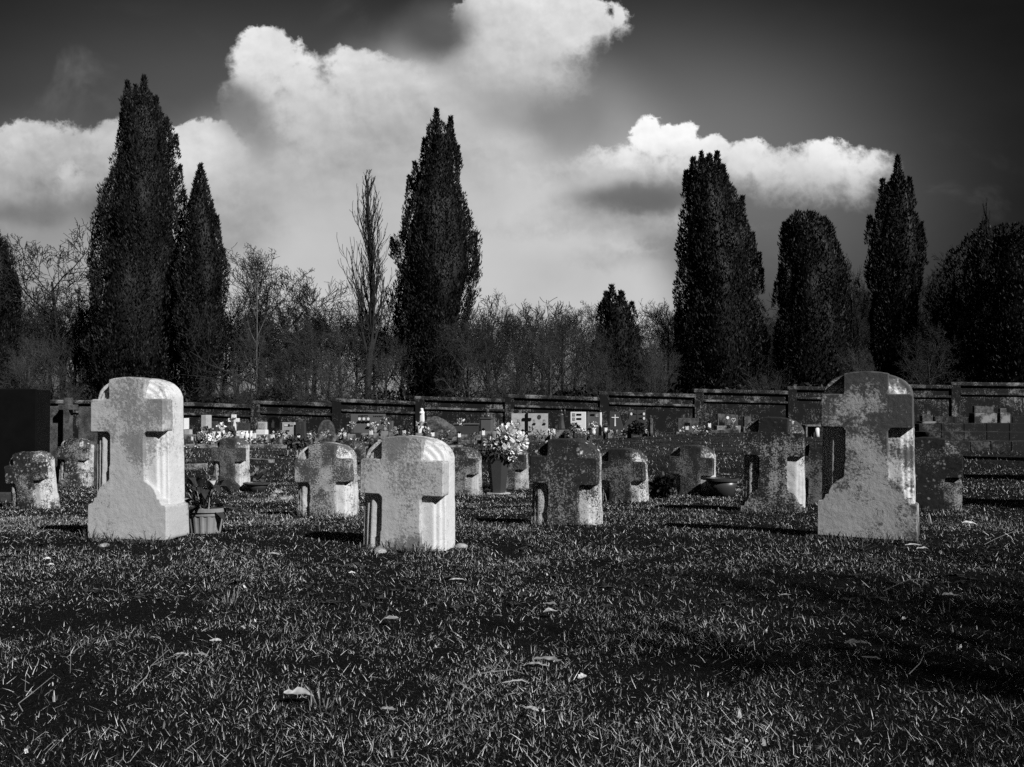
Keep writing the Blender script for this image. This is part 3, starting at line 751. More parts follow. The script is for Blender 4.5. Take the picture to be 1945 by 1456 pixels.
named = [
 (128, 424, 47, 0, 1.15, 'big bare tree between the left edge and the tallest cypress'),
 (500, 462, 45, 1, 1.05, 'tallest spreading bare tree, just right of the slim pointed cypress'),
 (455, 500, 46, 2, .9, 'bare tree touching the right flank of the slim pointed cypress'),
 (598, 522, 45, 3, 1.35, 'round-crowned bare tree left of the leafless poplar'),
 (732, 532, 46, 0, .8, 'bare tree squeezed between the poplar and the forked cypress'),
 (928, 545, 46, 2, .8, 'bare tree on the right flank of the forked cypress'),
 (985, 566, 47, 1, .8, 'bare tree with spiky twigs midway to the small ragged cypress'),
 (1075, 572, 47, 3, .75, 'dark bare tree left of the small ragged cypress'),
 (1618, 478, 46, 1, .55, 'bare tree in the gap between the blunt and the slender cypresses'),
 (1790, 466, 46, 2, .85, 'bare tree in the gap right of the slender cypress'),
]
for (px, py, Y, v, w, lab) in named:
    bare_tree(px, py, Y, rounds[v], lab, hm=8.0, yaw=px * .37, wide=w)
bare_tree(1868, 372, 39.8, pop, 'thin leafless spire standing before the dark conifer mass', 'bare_poplar', 12.0, 2.0, .55, None)
rn = random.Random(5)
SPANS = [(150, 335), (352, 405), (765, 890), (1270, 1450), (1470, 1618), (1655, 1725), (1800, 1960)]
free = lambda p: not any(a < p < b for a, b in SPANS)
MARKS = [(20, 'the cut-off left cypress'), (255, 'the tallest cypress'), (382, 'the slim pointed cypress'), (598, 'the round-crowned bare tree'), (690, 'the leafless poplar'), (828, 'the forked cypress'), (1172, 'the small ragged cypress'),
         (1360, 'the leaning cypress'), (1540, 'the blunt-topped cypress'), (1700, 'the slender spired cypress'), (1900, 'the dark conifer mass')]
ORD = ['nearest', 'second', 'third', 'fourth', 'fifth', 'sixth', 'seventh', 'eighth']
def along(pxs, what):
    """a label for each of a row: counted from the nearest landmark"""
    out = []; seen = {}
    near = [min(MARKS, key=lambda m: abs(m[0] - p)) for p in pxs]
    for p, m in zip(pxs, near):
        side = 'right' if p >= m[0] else 'left'
        rank = sum(1 for q, n2 in zip(pxs, near) if n2 == m and (q >= m[0]) == (p >= m[0]) and abs(q - m[0]) < abs(p - m[0]))
        out.append('%s, %s %s of %s' % (what, ORD[rank], side, m[1]))
    return out
th = [20 + i * 33.5 + rn.uniform(-14, 14) for i in range(58)]; tl = along(th, 'leafless thicket tree')
for i in range(58):
    px = th[i]; Y = rn.uniform(47, 56)
    pyt = 575 + rn.uniform(-18, 26) + (35 if 1120 < px < 1240 else 0) - (40 if px > 1580 else 0) - (20 if px < 200 else 0)
    bare_tree(px, pyt, Y, rounds[i % 4], tl[i], hm=8.0, yaw=rn.uniform(0, 6), wide=rn.uniform(.8, 1.15), group='thicket trees behind the wall')
bu = [p for p in [30 + i * 48 + rn.uniform(-20, 20) for i in range(41)] if free(p)]; sl = along(bu, 'low leafless bush over the wall')
for i in range(len(bu)):
    px = bu[i]; Y = rn.uniform(37.5, 41)
    pyt = 690 + rn.uniform(-40, 25)
    bare_tree(px, pyt, Y, shrubs[i % 4], sl[i], 'bare_bush', 6.0, rn.uniform(0, 6), rn.uniform(.6, .9), 'bare bushes behind the wall')
slim = [bare_mesh('branches', m_bush, 60 + i, 8.0, 'round', 1.0) for i in range(3)]
sx_ = [p for p in [45 + i * 62 + rn.uniform(-24, 24) for i in range(31)] if free(p)]; sn = along(sx_, 'slender pale-barked tree over the wall')
for i, px in enumerate(sx_):
    bare_tree(px, 600 + rn.uniform(-20, 50), rn.uniform(39, 41.5), slim[i % 3], sn[i], hm=8.0, yaw=rn.uniform(0, 6), wide=rn.uniform(.6, .85), group='slender trees just behind the wall')
# far wood: one mass of twigs
Vs, Fs, off = [], [], 0
base = [bare(90 + i, 8.0, 'round', 3.0, 3, 3, True) for i in range(3)]
for i in range(44):
    V, F = base[i % 3]; a = rn.uniform(0, 6.28); c, s = math.cos(a), math.sin(a); Y = rn.uniform(62, 80)
    x = (i + .5) / 44 * 96 - 46 + rn.uniform(-1, 1); h = rn.uniform(.95, 1.25) * (1.0 + .1 * (x > 6)); g = gz(x, Y)
    Vs.append(np.stack([(V[:, 0] * c - V[:, 1] * s) * 1.2 + x, (V[:, 0] * s + V[:, 1] * c) * 1.2 + Y, V[:, 2] * h + g], 1)); Fs.append(F + off); off += len(V)
o = link('distant_wood', raw_mesh('distant_wood', np.concatenate(Vs), np.concatenate(Fs))); o.data.materials.append(plain('far_bark', .06, .85, .4, 3, .1))
tag(o, 'grey mass of leafless woodland far behind the cypresses', 'wood', kind='stuff')
# dark evergreen undergrowth along the foot of the trees
r = np.random.default_rng(8); n = 60000
x = r.random(n) * 66 - 31; y = 36.5 + 8.5 * r.random(n) ** 1.2
hh = 0.4 + 1.9 * fbm(x * .35, y * .3, 3.0, 3) + .10 * (y - 36)
z = ground(x, y) + hh * r.random(n) ** .75
s = .07 + .08 * r.random(n); q1 = r.normal(size=(n, 3)); q1 /= np.linalg.norm(q1, axis=1)[:, None]; q2 = np.cross(q1, r.normal(size=(n, 3))); q2 /= np.linalg.norm(q2, axis=1)[:, None]
b = np.stack([x, y, z], 1); V = np.stack([b - q1 * s[:, None], b + q2 * (s * .5)[:, None], b + q1 * s[:, None], b - q2 * (s * .5)[:, None]], 1).reshape(-1, 3)
k = np.arange(n) * 4; F = np.stack([k, k + 1, k + 2, k + 3], 1)
o = link('undergrowth', raw_mesh('undergrowth', V, F, np.repeat(.002 + .010 * r.random(n) ** 3, 4))); o.data.materials.append(m_leaf)
tag(o, 'dark ivy and brambles along the foot of the trees', 'undergrowth', kind='stuff')

# ---------------------------------------------------------------- the stepped boundary wall
m_wall = stone('stained_wall_render', hi=.22, lo=.008, dirt=.80, seed=3.0, scale=1.6, streak=.7, specks=.35, soft=.09, pores=.2)
m_coping = stone('lichened_coping', hi=.24, lo=.015, dirt=.72, seed=9.0, scale=2.4, streak=.0, specks=.5, soft=.12, pores=.2)
WY = 34.0
wall = empty('boundary_wall', (0, WY, gz(0, WY)), 0, 'long stained stone wall rising in steps to the right behind the graves', 'wall'); wall['kind'] = 'thing'
m_terrace = stone('terrace_stone', hi=.10, lo=.012, dirt=.72, seed=4.0, scale=2.0, streak=.4, specks=.1)
joints = [(-130, 752, 754), (20, 758, 760), (175, 759, 763), (330, 763, 768), (478, 760, 765), (632, 756, 762), (790, 752, 757), (960, 748, 754), (1140, 743, 748), (1320, 738, 742), (1497, 733, 736), (1652, 729, 731), (1807, 725, 727), (1962, 721, 723), (2117, 717, 719)]
for (a, yl, yr), (b, _, _) in zip(joints[:-1], joints[1:]):
    p0, p1 = P(a, yl, WY), P(b, yr, WY); zb = min(gz(p0.x, WY), gz(p1.x, WY)) - .3
    dz0, dz1 = p0.z - wall.location.z, p1.z - wall.location.z; zb -= wall.location.z
    x0, x1 = p0.x, p1.x - .012
    def slab_(name, xa, xb, ta, tb, ya, yb, mat, par, bev=.012):
        """a bar hanging ta..tb metres below the sloping top"""
        f = lambda x: dz0 + (dz1 - dz0) * (x - x0) / (x1 - x0)
        mb = MB(); bot = (lambda x: f(x) - tb) if tb is not None else (lambda x: zb)
        mb.add([(xa, ya, bot(xa)), (xb, ya, bot(xb)), (xb, yb, bot(xb)), (xa, yb, bot(xa)), (xa, ya, f(xa) - ta), (xb, ya, f(xb) - ta), (xb, yb, f(xb) - ta), (xa, yb, f(xa) - ta)],
               [(0, 3, 2, 1), (4, 5, 6, 7), (0, 1, 5, 4), (1, 2, 6, 5), (2, 3, 7, 6), (3, 0, 4, 7)])
        return mb.build(name, mat, par, bevel=bev)
    bay = slab_('wall_bay', x0, x1, .14, None, .03, .36, m_wall, wall)
    slab_('coping', x0 - .05, x1 - .004, 0, .138, -.07, .42, m_coping, bay, .03)
    slab_('ledge', x0 + .34, x1 - .004, .40, .48, -.045, .028, m_coping, bay, .015)
    slab_('pier', x0 - .02, x0 + .32, .141, None, -.055, .027, m_wall, bay)

# ---------------------------------------------------------------- ground-level kerbs, steps and plot edgings
m_kerb = stone('kerb_stone', hi=.24, lo=.025, dirt=.55, seed=15, scale=3.0, streak=0, specks=.3, pores=.2)
m_marble = stone('white_marble', hi=.80, lo=.40, dirt=.12, seed=5, scale=3.0, streak=.5, pores=.1)
m_granite = stone('speckled_granite', hi=.15, lo=.02, dirt=.58, seed=6, scale=9.0, grit=1.2, streak=0, soft=.25, pores=.6)
m_granite_dark = stone('dark_granite', hi=.085, lo=.03, dirt=.45, seed=7, scale=9.0, streak=0, soft=.3, pores=.3)
m_granite_light = stone('light_granite', hi=.48, lo=.30, dirt=.35, seed=8, scale=12.0, streak=0, soft=.3, pores=.4)
m_black = plain('polished_black', .006, .25, .3, 5, .5)
m_grey = plain('grey_polished', .12, .4, .08, 3, .4)
m_dgrey = plain('dark_grey_polished', .05, .4, .1, 3, .4)
m_white = plain('white_enamel', .75, .5, .08, 10, .4)
m_ink = plain('black_lettering', .01, .6, .1)
m_photo = plain('oval_portrait', .32, .3, .9, 30, .5)
m_bronze = plain('dark_bronze', .05, .35, .3, 12, .6)
m_petal = tone_mat('petals', .6, .2)
m_green = tone_mat('pot_leaves', .45, .4)
m_clay = plain('terracotta', .26, .75, .25, 9)
m_plastic = plain('dark_plastic', .05, .35, .1, 3, .5)

def kerb(px0, py0, px1, py1, label, hgt=.12, dep=.16, name='grave_kerb', mat=None, cat='kerb', group='kerbs of the burial plots'):
    a, b = gp(px0, py0), gp(px1, py1); d = b - a; L = math.hypot(d.x, d.y)
    root = empty(name, (a.x, a.y, gz(a.x, a.y)), math.atan2(d.y, d.x), label, cat, group); root['kind'] = 'thing'
    dz = gz(b.x, b.y) - gz(a.x, a.y); n = max(1, int(L / 1.1)); mesh = None
    for i in range(n):
        mb = MB(); u0, u1 = L * i / n + .006, L * (i + 1) / n - .006; z0, z1 = dz * u0 / L, dz * u1 / L; j = rn.uniform(-.012, .012)
        mb.add([(u0, 0, z0 - .1), (u1, 0, z1 - .1), (u1, dep, z1 - .1), (u0, dep, z0 - .1), (u0, j, z0 + hgt + j), (u1, j, z1 + hgt), (u1, dep, z1 + hgt), (u0, dep, z0 + hgt + j)],
               [(0, 3, 2, 1), (4, 5, 6, 7), (0, 1, 5, 4), (1, 2, 6, 5), (2, 3, 7, 6), (3, 0, 4, 7)])
        mb.build('stone_block', mat or m_kerb, root, bevel=.012)
    return root
kerb(345, 851, 545, 851, 'long kerb in front of the little grave markers, ending at the trellis boxes')
kerb(612, 846, 700, 846, 'short kerb between the mottled headstone and the grey slab with four portraits')
kerb(820, 843, 945, 842, 'kerb running from the broad pale headstone to the chrysanthemums')
kerb(985, 838, 1145, 826, 'kerb rising from the chrysanthemums to the white marble slab')
kerb(1145, 826, 1285, 817, 'pale kerb in front of the slab with the thin white cross')
kerb(1290, 824, 1405, 822, 'low kerb at the foot of the flowered granite stone')
kerb(350, 892, 395, 890, 'short thick kerb behind the plant in the ribbed pot', .1)
kerb(462, 876, 510, 879, 'short pale kerb lying in the grass right of the small dark headstone', .07)
kerb(840, 852, 880, 849, 'short pale kerb over the shoulder of the broad pale headstone', .07)
for i, (a, ya, b, yb) in enumerate([(1775, 791, 1960, 790), (1745, 804, 1960, 805), (1745, 820, 1960, 822), (1765, 838, 1960, 842)]):
    Y = [33.0, 28.5, 23.5, 19.0][i]; pa, pb = P(a, ya, Y), P(b, yb, Y); g = gz(pa.x, Y)
    root = empty('terrace_step', (pa.x, Y, g), 0, ['top', 'second', 'third', 'lowest'][i] + ' of the four long terrace steps at the right edge', 'step', 'terrace steps at the right edge')
    n = 5; L = pb.x - pa.x
    for k in range(n):
        MB().box(L * k / n + .006, L * (k + 1) / n - .006, 0, .45, -.3, max(.10, pa.z - g) + rn.uniform(-.01, .01)).build('stone_block', m_terrace, root, bevel=.02)
kerb(60, 893, 176, 890, 'grey plot edging at the foot of the granite slabs with the stone cross', .1)

# ---------------------------------------------------------------- graves along the wall
def spot(px, py, Y): return P(px, py, Y)
def grave(px0, px1, pyt, pyb, Y, th, mat, label, name='gravestone', yaw=-14, cat='gravestone', poly=None, base=True, group=None, body='slab'):
    """an upright stone; px0..px1, pyt..pyb is what the photograph shows of it, its foot goes down to the ground"""
    c = P((px0 + px1) / 2, pyb, Y); w = (px1 - px0) / FPX * Y; h = (pyb - pyt) / FPX * Y; g = gz(c.x, Y)
    w = max(.05, (w - th * math.sin(R(abs(yaw)))) / math.cos(R(yaw)))
    root = empty(name, (c.x, Y, g), R(yaw), label, cat, group)
    zb = c.z - g
    mb = MB()
    if poly: mb.prism([(x * w, zb + z * h) for x, z in poly], 0, th)
    else: mb.box(-w / 2, w / 2, 0, th, zb, zb + h)
    mb.build(body, mat, root, bevel=min(.012, th * .15))
    if base and zb > -.02: MB().box(-w / 2 - .07, w / 2 + .07, -.10, th + .10, -.15, max(zb - .001, .04)).build('base', m_kerb, root, bevel=.012)
    root['w'] = w
    return root, w, h, zb
def plate(root, x0, x1, z0, z1, mat, name='plaque', y=-.012, y1=-.002, rnd=0):
    if rnd:
        n = 14; cx, cz, a, b = (x0 + x1) / 2, (z0 + z1) / 2, (x1 - x0) / 2, (z1 - z0) / 2
        return MB().prism([(cx + a * math.cos(2 * math.pi * i / n), cz + b * math.sin(2 * math.pi * i / n)) for i in range(n)], y, y1).build(name, mat, root)
    return MB().box(x0, x1, y, y1, z0, z1).build(name, mat, root)
def text(root, s, x, z, size, mat, name='lettering'):
    cu = bpy.data.curves.new(name, 'FONT'); cu.body = s; cu.size = size; cu.extrude = .004; cu.align_x = 'CENTER'
    o = bpy.data.objects.new('t', cu); COL.objects.link(o); dg = bpy.context.evaluated_depsgraph_get(); dg.update()
    me = bpy.data.meshes.new_from_object(o.evaluated_get(dg)); bpy.data.objects.remove(o); me.name = name
    me.materials.clear(); me.materials.append(mat)
    o = link(name, me, root); o.rotation_euler = (math.pi / 2, 0, 0); o.location = (x, -.006, z); return o
GY = 31.0
U = GY / FPX       # metres per photo pixel at the graves
def X(root_px, px): return (px - root_px) * U
def cross_mb(w, h, t, arm_z, arm_w, y0, y1, flare=0.0):
    """latin cross, foot at z=0"""
    f = flare
    return MB().prism([(-t / 2 - f, 0), (t / 2 + f, 0), (t / 2, arm_z - arm_w / 2), (w / 2, arm_z - arm_w / 2), (w / 2, arm_z + arm_w / 2), (t / 2, arm_z + arm_w / 2), (t / 2, h), (-t / 2, h), (-t / 2, arm_z + arm_w / 2), (-w / 2, arm_z + arm_w / 2), (-w / 2, arm_z - arm_w / 2), (-t / 2, arm_z - arm_w / 2)], y0, y1)
def bunch(root, c, rad, n, tone=(.35, .85), size=.05, name='flowers', mat=None, seed=0, flat=.8, leafy=.25):
    """a bunch of separate petals and leaves round a point"""
    r = np.random.default_rng(seed + int(abs(c[0]) * 1000))
    q = r.normal(size=(n, 3)); q /= np.linalg.norm(q, axis=1)[:, None]
    p = np.array(c) + q * rad * (0.45 + .55 * r.random(n))[:, None] * np.array([1, 1, flat])
    a = r.normal(size=(n, 3)); s = np.cross(q, a); s /= np.linalg.norm(s, axis=1)[:, None]; u = q + .7 * np.cross(q, s); u /= np.linalg.norm(u, axis=1)[:, None]
    sz = size * (0.6 + .8 * r.random(n))
    V = np.stack([p - s * sz[:, None] * .3, p + s * sz[:, None] * .3, p + u * sz[:, None] + s * sz[:, None] * .2, p + u * sz[:, None] - s * sz[:, None] * .2], 1).reshape(-1, 3)
    k = np.arange(n) * 4; F = np.stack([k, k + 1, k + 2, k + 3], 1)
    t = tone[0] + (tone[1] - tone[0]) * r.random(n); dark = r.random(n) < leafy; t[dark] = .03 + .03 * r.random(dark.sum())
    o = link(name, raw_mesh(name, V, F, np.repeat(t, 4)), root); o.data.materials.append(mat or m_petal); return o
def flower_pot(px, py, Y, rad, label, tone=(.3, .8), vase=True, vmat=None, n=90, size=.05, vh=.16, up=None, name='flower_vase', cat='flowers', leafy=.3):
    c = P(px, py, Y); g = gz(c.x, Y); root = empty(name, (c.x, Y, g), 0, label, cat, 'flowers and pots on the graves')
    zc = c.z - g
    if vase:
        b = max(0.0, zc - rad * .8 - vh); MB().lathe([(vh * .30, 0), (vh * .36, vh * .4), (vh * .28, vh * .75), (vh * .42, vh)], 12, c=(0, 0, b)).build('vase', vmat or m_clay, root, smooth=True)
        if b > .03: MB().box(-vh * .6, vh * .6, -vh * .6, vh * .6, -.1, b - .002).build('stand', m_kerb, root, bevel=.01)
    bunch(root, (0, 0, zc), rad, n, tone, size, seed=int(px), leafy=leafy)
    return root

# -- left group
grave(346, 352, 794, 815, GY, .28, m_marble, 'narrow white upright slab half hidden by the tall pale headstone')
grave(348, 362, 816, 825, GY - .8, .16, m_granite_light, 'small light block in front of the narrow white slab at the left end', 'stone_block', cat='block')
r_, w_, h_, z_ = grave(379, 394, 788, 821, GY, .34, m_granite_light, 'plain light grey pillar stone left of the white crucifix')
# white crucifix
c = P(443, 827, GY); g = gz(c.x, GY); root = empty('crucifix', (c.x, GY, g), R(-8), 'white stone crucifix with a dark figure of Christ on a white slab', 'crucifix')
h = (827 - 787) * U + (c.z - g)
cross_mb(.385, h, .15, h - 10.5 * U, .125, 0, .09).build('cross', m_marble, root, bevel=.006)
MB().box(-.13, .13, -.05, .14, -.1, .10).build('base', m_marble, root, bevel=.01)
f = MB(); zt = h - 9 * U; f.tube([(-.10, -.03, zt + .05), (-.05, -.035, zt + .02), (0, -.04, zt), (.05, -.035, zt + .025), (.11, -.03, zt + .06)], .016)
f.tube([(0, -.04, zt), (.004, -.05, zt - .10), (-.012, -.05, zt - .2), (.012, -.045, zt - .30), (0, -.04, zt - .40)], [.03, .042, .034, .028, .014]); f.lathe([(.0, -.03), (.026, -.01), (.026, .02), (.0, .04)], 8, c=(.012, -.05, zt + .035))
f.build('figure', m_bronze, root, smooth=True)
c = P(414, 829, GY - .5); root = empty('ledger_stone', (c.x, GY - .5, gz(c.x, GY - .5)), R(-8), 'white marble grave slab in front of the white crucifix, covered with flowers', 'grave slab')
MB().box(-.36, .40, -.1, .9, -.1, c.z - root.location.z + .06).build('slab', m_marble, root, bevel=.02)
MB().box(-.28, .34, .0, .8, c.z - root.location.z + .062, c.z - root.location.z + .16).build('upper_slab', m_marble, root, bevel=.02)
flower_pot(404, 836, GY - 1.6, .26, 'mound of white chrysanthemums at the foot of the white marble slab', (.7, .9), False, n=170, size=.11, leafy=.25)
flower_pot(426, 834, GY - 1.5, .26, 'second mound of white chrysanthemums, directly below the crucifix', (.6, .9), False, n=170, size=.10, leafy=.4)
flower_pot(438, 822, GY - .9, .18, 'dark leafy plant hiding the foot of the white crucifix', (.03, .08), True, n=120, size=.1)
flower_pot(421, 809, GY - .2, .12, 'small white spray of flowers left of the white crucifix', (.7, .9), True, n=60, size=.07, leafy=.1)
flower_pot(393, 818, GY - .6, .14, 'dark spiky little plant at the foot of the grey pillar stone', (.03, .3), True, n=80, size=.1)
grave(397, 412, 800, 818, GY + .6, .14, m_granite_dark, 'dark small stone in the shade left of the white crucifix')
grave(449, 465, 818, 828, GY - .3, .16, m_marble, 'low white block right of the white crucifix', 'stone_block', cat='block')
grave(450, 474, 803, 818, GY + .8, .12, m_granite_dark, 'broad dark stone in the shade right of the white crucifix')
for i, px in enumerate((469, 477)):
    c = P(px, 829, GY - .3); root = empty('white_vase', (c.x, GY - .3, gz(c.x, GY - .3)), 0, ('left' if i == 0 else 'right') + ' of the two white vases right of the white crucifix', 'vase')
    b = c.z - root.location.z; MB().lathe([(.06, 0), (.075, b + .06), (.05, b + .12), (.03, b + .16), (.05, b + .20)], 12).build('body', m_marble, root, smooth=True)
r_, w_, h_, z_ = grave(488, 506, 801, 817, GY, .12, m_granite_light, 'small light stone with a dark portrait, left of the black arched headstone')
plate(r_, -w_ * .36, w_ * .36, z_ + h_ * .15, z_ + h_ * .85, m_photo, 'portrait')
grave(484, 506, 816, 825, GY - .4, .2, m_marble, 'white plinth under the small stone with the dark portrait', 'stone_block', cat='block')
archp = [(-.5, 0), (.5, 0), (.5, .72)] + [(.5 * math.cos(math.pi * i / 12), .72 + .28 * math.sin(math.pi * i / 12)) for i in range(1, 12)] + [(-.5, .72)]
r_, w_, h_, z_ = grave(506, 533, 791, 829, GY, .12, m_black, 'black polished headstone with an arched top and a faint etched figure', poly=archp)
MB().prism([(x * .055 - .02, z_ + h_ * .45 + z * .22) for x, z in [(-1, 0), (1, 0), (.8, .5), (1.1, .9), (.3, 1), (.2, 1.25), (-.3, 1.25), (-.5, .95), (-1.2, .6)]], -.004, -.001).build('etched_figure', m_dgrey, r_)
plate(r_, -.03, .035, z_ + h_ * .17, z_ + h_ * .30, m_white, 'portrait', rnd=1)
r_, w_, h_, z_ = grave(534, 560, 802, 829, GY, .12, m_granite_light, 'light granite slab with small black plaques beside the black arched headstone')
plate(r_, -w_ * .3, -w_ * .02, z_ + h_ * .74, z_ + h_ * .86, m_white); plate(r_, 0, w_ * .16, z_ + h_ * .72, z_ + h_ * .88, m_ink); plate(r_, w_ * .2, w_ * .42, z_ + h_ * .75, z_ + h_ * .80, m_dgrey)
plate(r_, -w_ * .18, w_ * .12, z_ + h_ * .38, z_ + h_ * .46, m_ink)
r_, w_, h_, z_ = grave(560, 580, 800, 829, GY - .2, .16, m_dgrey, 'dark upright slab with a faint cross and a pale right edge', poly=[(-.5, 0), (.5, 0), (.42, 1), (-.5, .97)])
cross_mb(.07, .2, .012, .15, .012, -.006, -.001).build('cross', m_grey, r_).location = (0, 0, z_ + h_ * .5)
dome = [(.5 * math.cos(math.pi * i / 20), math.sin(math.pi * i / 20)) for i in range(0, 21)]
grave(602, 635, 797, 824, GY, .2, m_granite, 'round-topped speckled granite boulder stone between the pale-edged slab and the grey slab', poly=[(.5, -.02)] + dome[1:-1] + [(-.5, -.02)], yaw=-8)
# -- grey slab with four portraits
r_, w_, h_, z_ = grave(665, 732, 786, 822, GY, .12, m_grey, 'wide grey slab with two family names in black and four portraits on dark holders', yaw=-6)
f_ = lambda px: (px - 697) * U
zz_ = lambda py: z_ + (822 - py) * U
text(r_, 'GAIBOTTI', f_(688), zz_(791.0), .078, m_ink); text(r_, 'RAPACINO', f_(717), zz_(791.5), .070, m_ink)
for px, py in ((681, 795), (689.5, 795), (698, 795), (698, 806)):
    plate(r_, f_(px - 2.6), f_(px + 2.6), zz_(py + 3.0), zz_(py - 2.6), m_white, 'portrait', rnd=1)
    plate(r_, f_(px - 3.4), f_(px + 3.4), zz_(py + 6), zz_(py + 4), m_black, 'lamp_holder', y=-.05)
grave(737, 746, 799, 821, GY, .12, m_grey, 'narrow grey slab right of the wide slab with two names', yaw=-16)
flower_pot(668, 807, GY - .6, .13, 'round pale bunch of flowers in a vase before the left edge of the grey slab', (.3, .6), True, m_bronze, n=110, size=.05, vh=.2)
flower_pot(712, 806, GY - .6, .12, 'white roses in a slim vase in front of the grey slab', (.7, .9), True, n=70, size=.06, vh=.2)
flower_pot(731, 800, GY - .5, .16, 'tall dark spray with a few white blooms at the right edge of the grey slab', (.03, .7), True, n=90, size=.06, vh=.2, leafy=.7)
MBk = kerb(660, 829, 745, 832, 'grey ledge in front of the wide grey slab', .2, .3, 'stone_ledge', m_grey, 'ledge', None)
# -- white statue on a pot
c = P(801, 803, GY - .4); g = gz(c.x, GY - .4); root = empty('madonna_statue', (c.x, GY - .4, g), R(-15), 'white veiled praying statue on a dark flower-ringed stand', 'statue')
zb = c.z - g; hgt = 28 * U
mb = MB(); mb.lathe([(.085, 0), (.10, .05), (.092, hgt * .35), (.088, hgt * .6), (.095, hgt * .72), (.060, hgt * .82), (.052, hgt * .88), (.055, hgt * .95), (.03, hgt * .99), (.0, hgt)], 18, 1, .8, c=(0, 0, zb), rib=lambda i, z: .07 * math.sin(i * 2.1))
mb.build('robe', m_marble, root, smooth=True)
mb = MB(); mb.tube([(-.05, -.06, zb + hgt * .70), (-.02, -.10, zb + hgt * .64), (0, -.11, zb + hgt * .72)], .02); mb.tube([(.05, -.06, zb + hgt * .70), (.02, -.10, zb + hgt * .64), (0, -.11, zb + hgt * .72)], .02); mb.build('praying_hands', m_marble, root, smooth=True)
MB().lathe([(.0, -.035), (.026, -.02), (.030, .01), (.02, .035), (.0, .045)], 10, c=(0, -.045, zb + hgt * .90)).build('face', m_marble, root, smooth=True)
MB().lathe([(.16, -.1), (.14, zb * .6), (.17, zb - .002)], 14).build('stand', m_black, root, smooth=True)
bunch(root, (0, 0, zb - .02), .17, 60, (.1, .5), .05, 'wreath', flat=.3)
c = P(797, 822, GY - 1.4); root = empty('white_vase', (c.x, GY - 1.4, gz(c.x, GY - 1.4)), 0, 'white fluted vase of flowers below the white praying statue', 'vase'); b = c.z - root.location.z
MB().lathe([(.06, b), (.10, b + .20), (.11, b + .24)], 16, rib=lambda i, z: .05 * (i % 2)).build('body', m_marble, root); MB().box(-.12, .12, -.12, .12, -.1, b - .001).build('stand', m_kerb, root, bevel=.01)
bunch(root, (0, 0, b + .27), .12, 60, (.2, .7), .06)
# -- rough boulder stone, low dark slab, pillar with bust
root = empty('boulder_headstone', (P(828, 826, GY).x, GY, gz(P(828, 826, GY).x, GY)), 0, 'big rough granite boulder headstone right of the white praying statue', 'gravestone')
bm = bmesh.new(); bmesh.ops.create_icosphere(bm, subdivisions=4, radius=1.0)
for v in bm.verts:
    q = v.co.copy(); k = 1 + .75 * (float(fbm(q.x * 1.6 + 5, q.y * 1.6, q.z * 1.6, 4)) - .5); v.co = Vector((q.x * .68 * k, q.y * .32 * k, max(-.2, .42 + q.z * .52 * k)))
me = bpy.data.meshes.new('rock'); bm.to_mesh(me); bm.free(); me.materials.append(m_granite); link('rock', me, root)
r_, w_, h_, z_ = grave(862, 909, 806, 825, GY, .25, m_dgrey, 'low wide dark slab with a projecting cap left of the pillar with a bust', yaw=-4)
MB().box(-w_ / 2 - .03, w_ / 2 + .03, -.04, .29, z_ + h_ + .001, z_ + h_ + .04).build('cap', m_grey, r_, bevel=.01)
MB().prism([(-w_ * .45, 0), (w_ * .1, 0), (w_ * .1, .13), (-w_ * .45, .08)], -.7, -.2).build('ledger', m_grey, r_, bevel=.01)
r_, w_, h_, z_ = grave(911, 935, 795, 819, GY, .34, m_grey, 'grey pillar carrying a small dark bust, left of the double slab with the black cross', yaw=-14)
MB().box(-w_ / 2 - .03, w_ / 2 + .03, -.03, .37, z_ + h_ + .001, z_ + h_ + .035).build('cap', m_grey, r_, bevel=.008)
mb = MB(); z0 = z_ + h_ + .036; mb.lathe([(.11, 0), (.12, .06), (.07, .11), (.04, .13), (.04, .16), (.065, .20), (.07, .25), (.05, .29), (.0, .31)], 14, 1, .75, c=(0, .17, z0)); mb.build('bust', m_bronze, r_, smooth=True)
# -- double slab with black cross
r_, w_, h_, z_ = grave(971, 1041, 785, 826, GY, .13, m_granite_light, 'light double slab with a tall black cross and three portraits', yaw=-4)
f_ = lambda px: (px - 1005) * U
zz_ = lambda py: z_ + (826 - py) * U
cross_mb(17 * U, 42 * U, 4.6 * U, 31 * U, 4.6 * U, -.03, .10).build('cross', m_black, r_, bevel=.004).location = (f_(1000), -.012, z_ - .01)
for px, py in ((984.5, 799), (1014, 799.5), (1033, 799.5)):
    plate(r_, f_(px - 2.2), f_(px + 2.2), zz_(py + 3.2), zz_(py - 3.2), m_photo, 'portrait'); plate(r_, f_(px - 2.6), f_(px + 2.6), zz_(py + 6), zz_(py + 4), m_black, 'lamp_holder', y=-.04)
plate(r_, f_(1019.5), f_(1027), zz_(796), zz_(787.5), m_dgrey, 'relief_medallion', rnd=1)
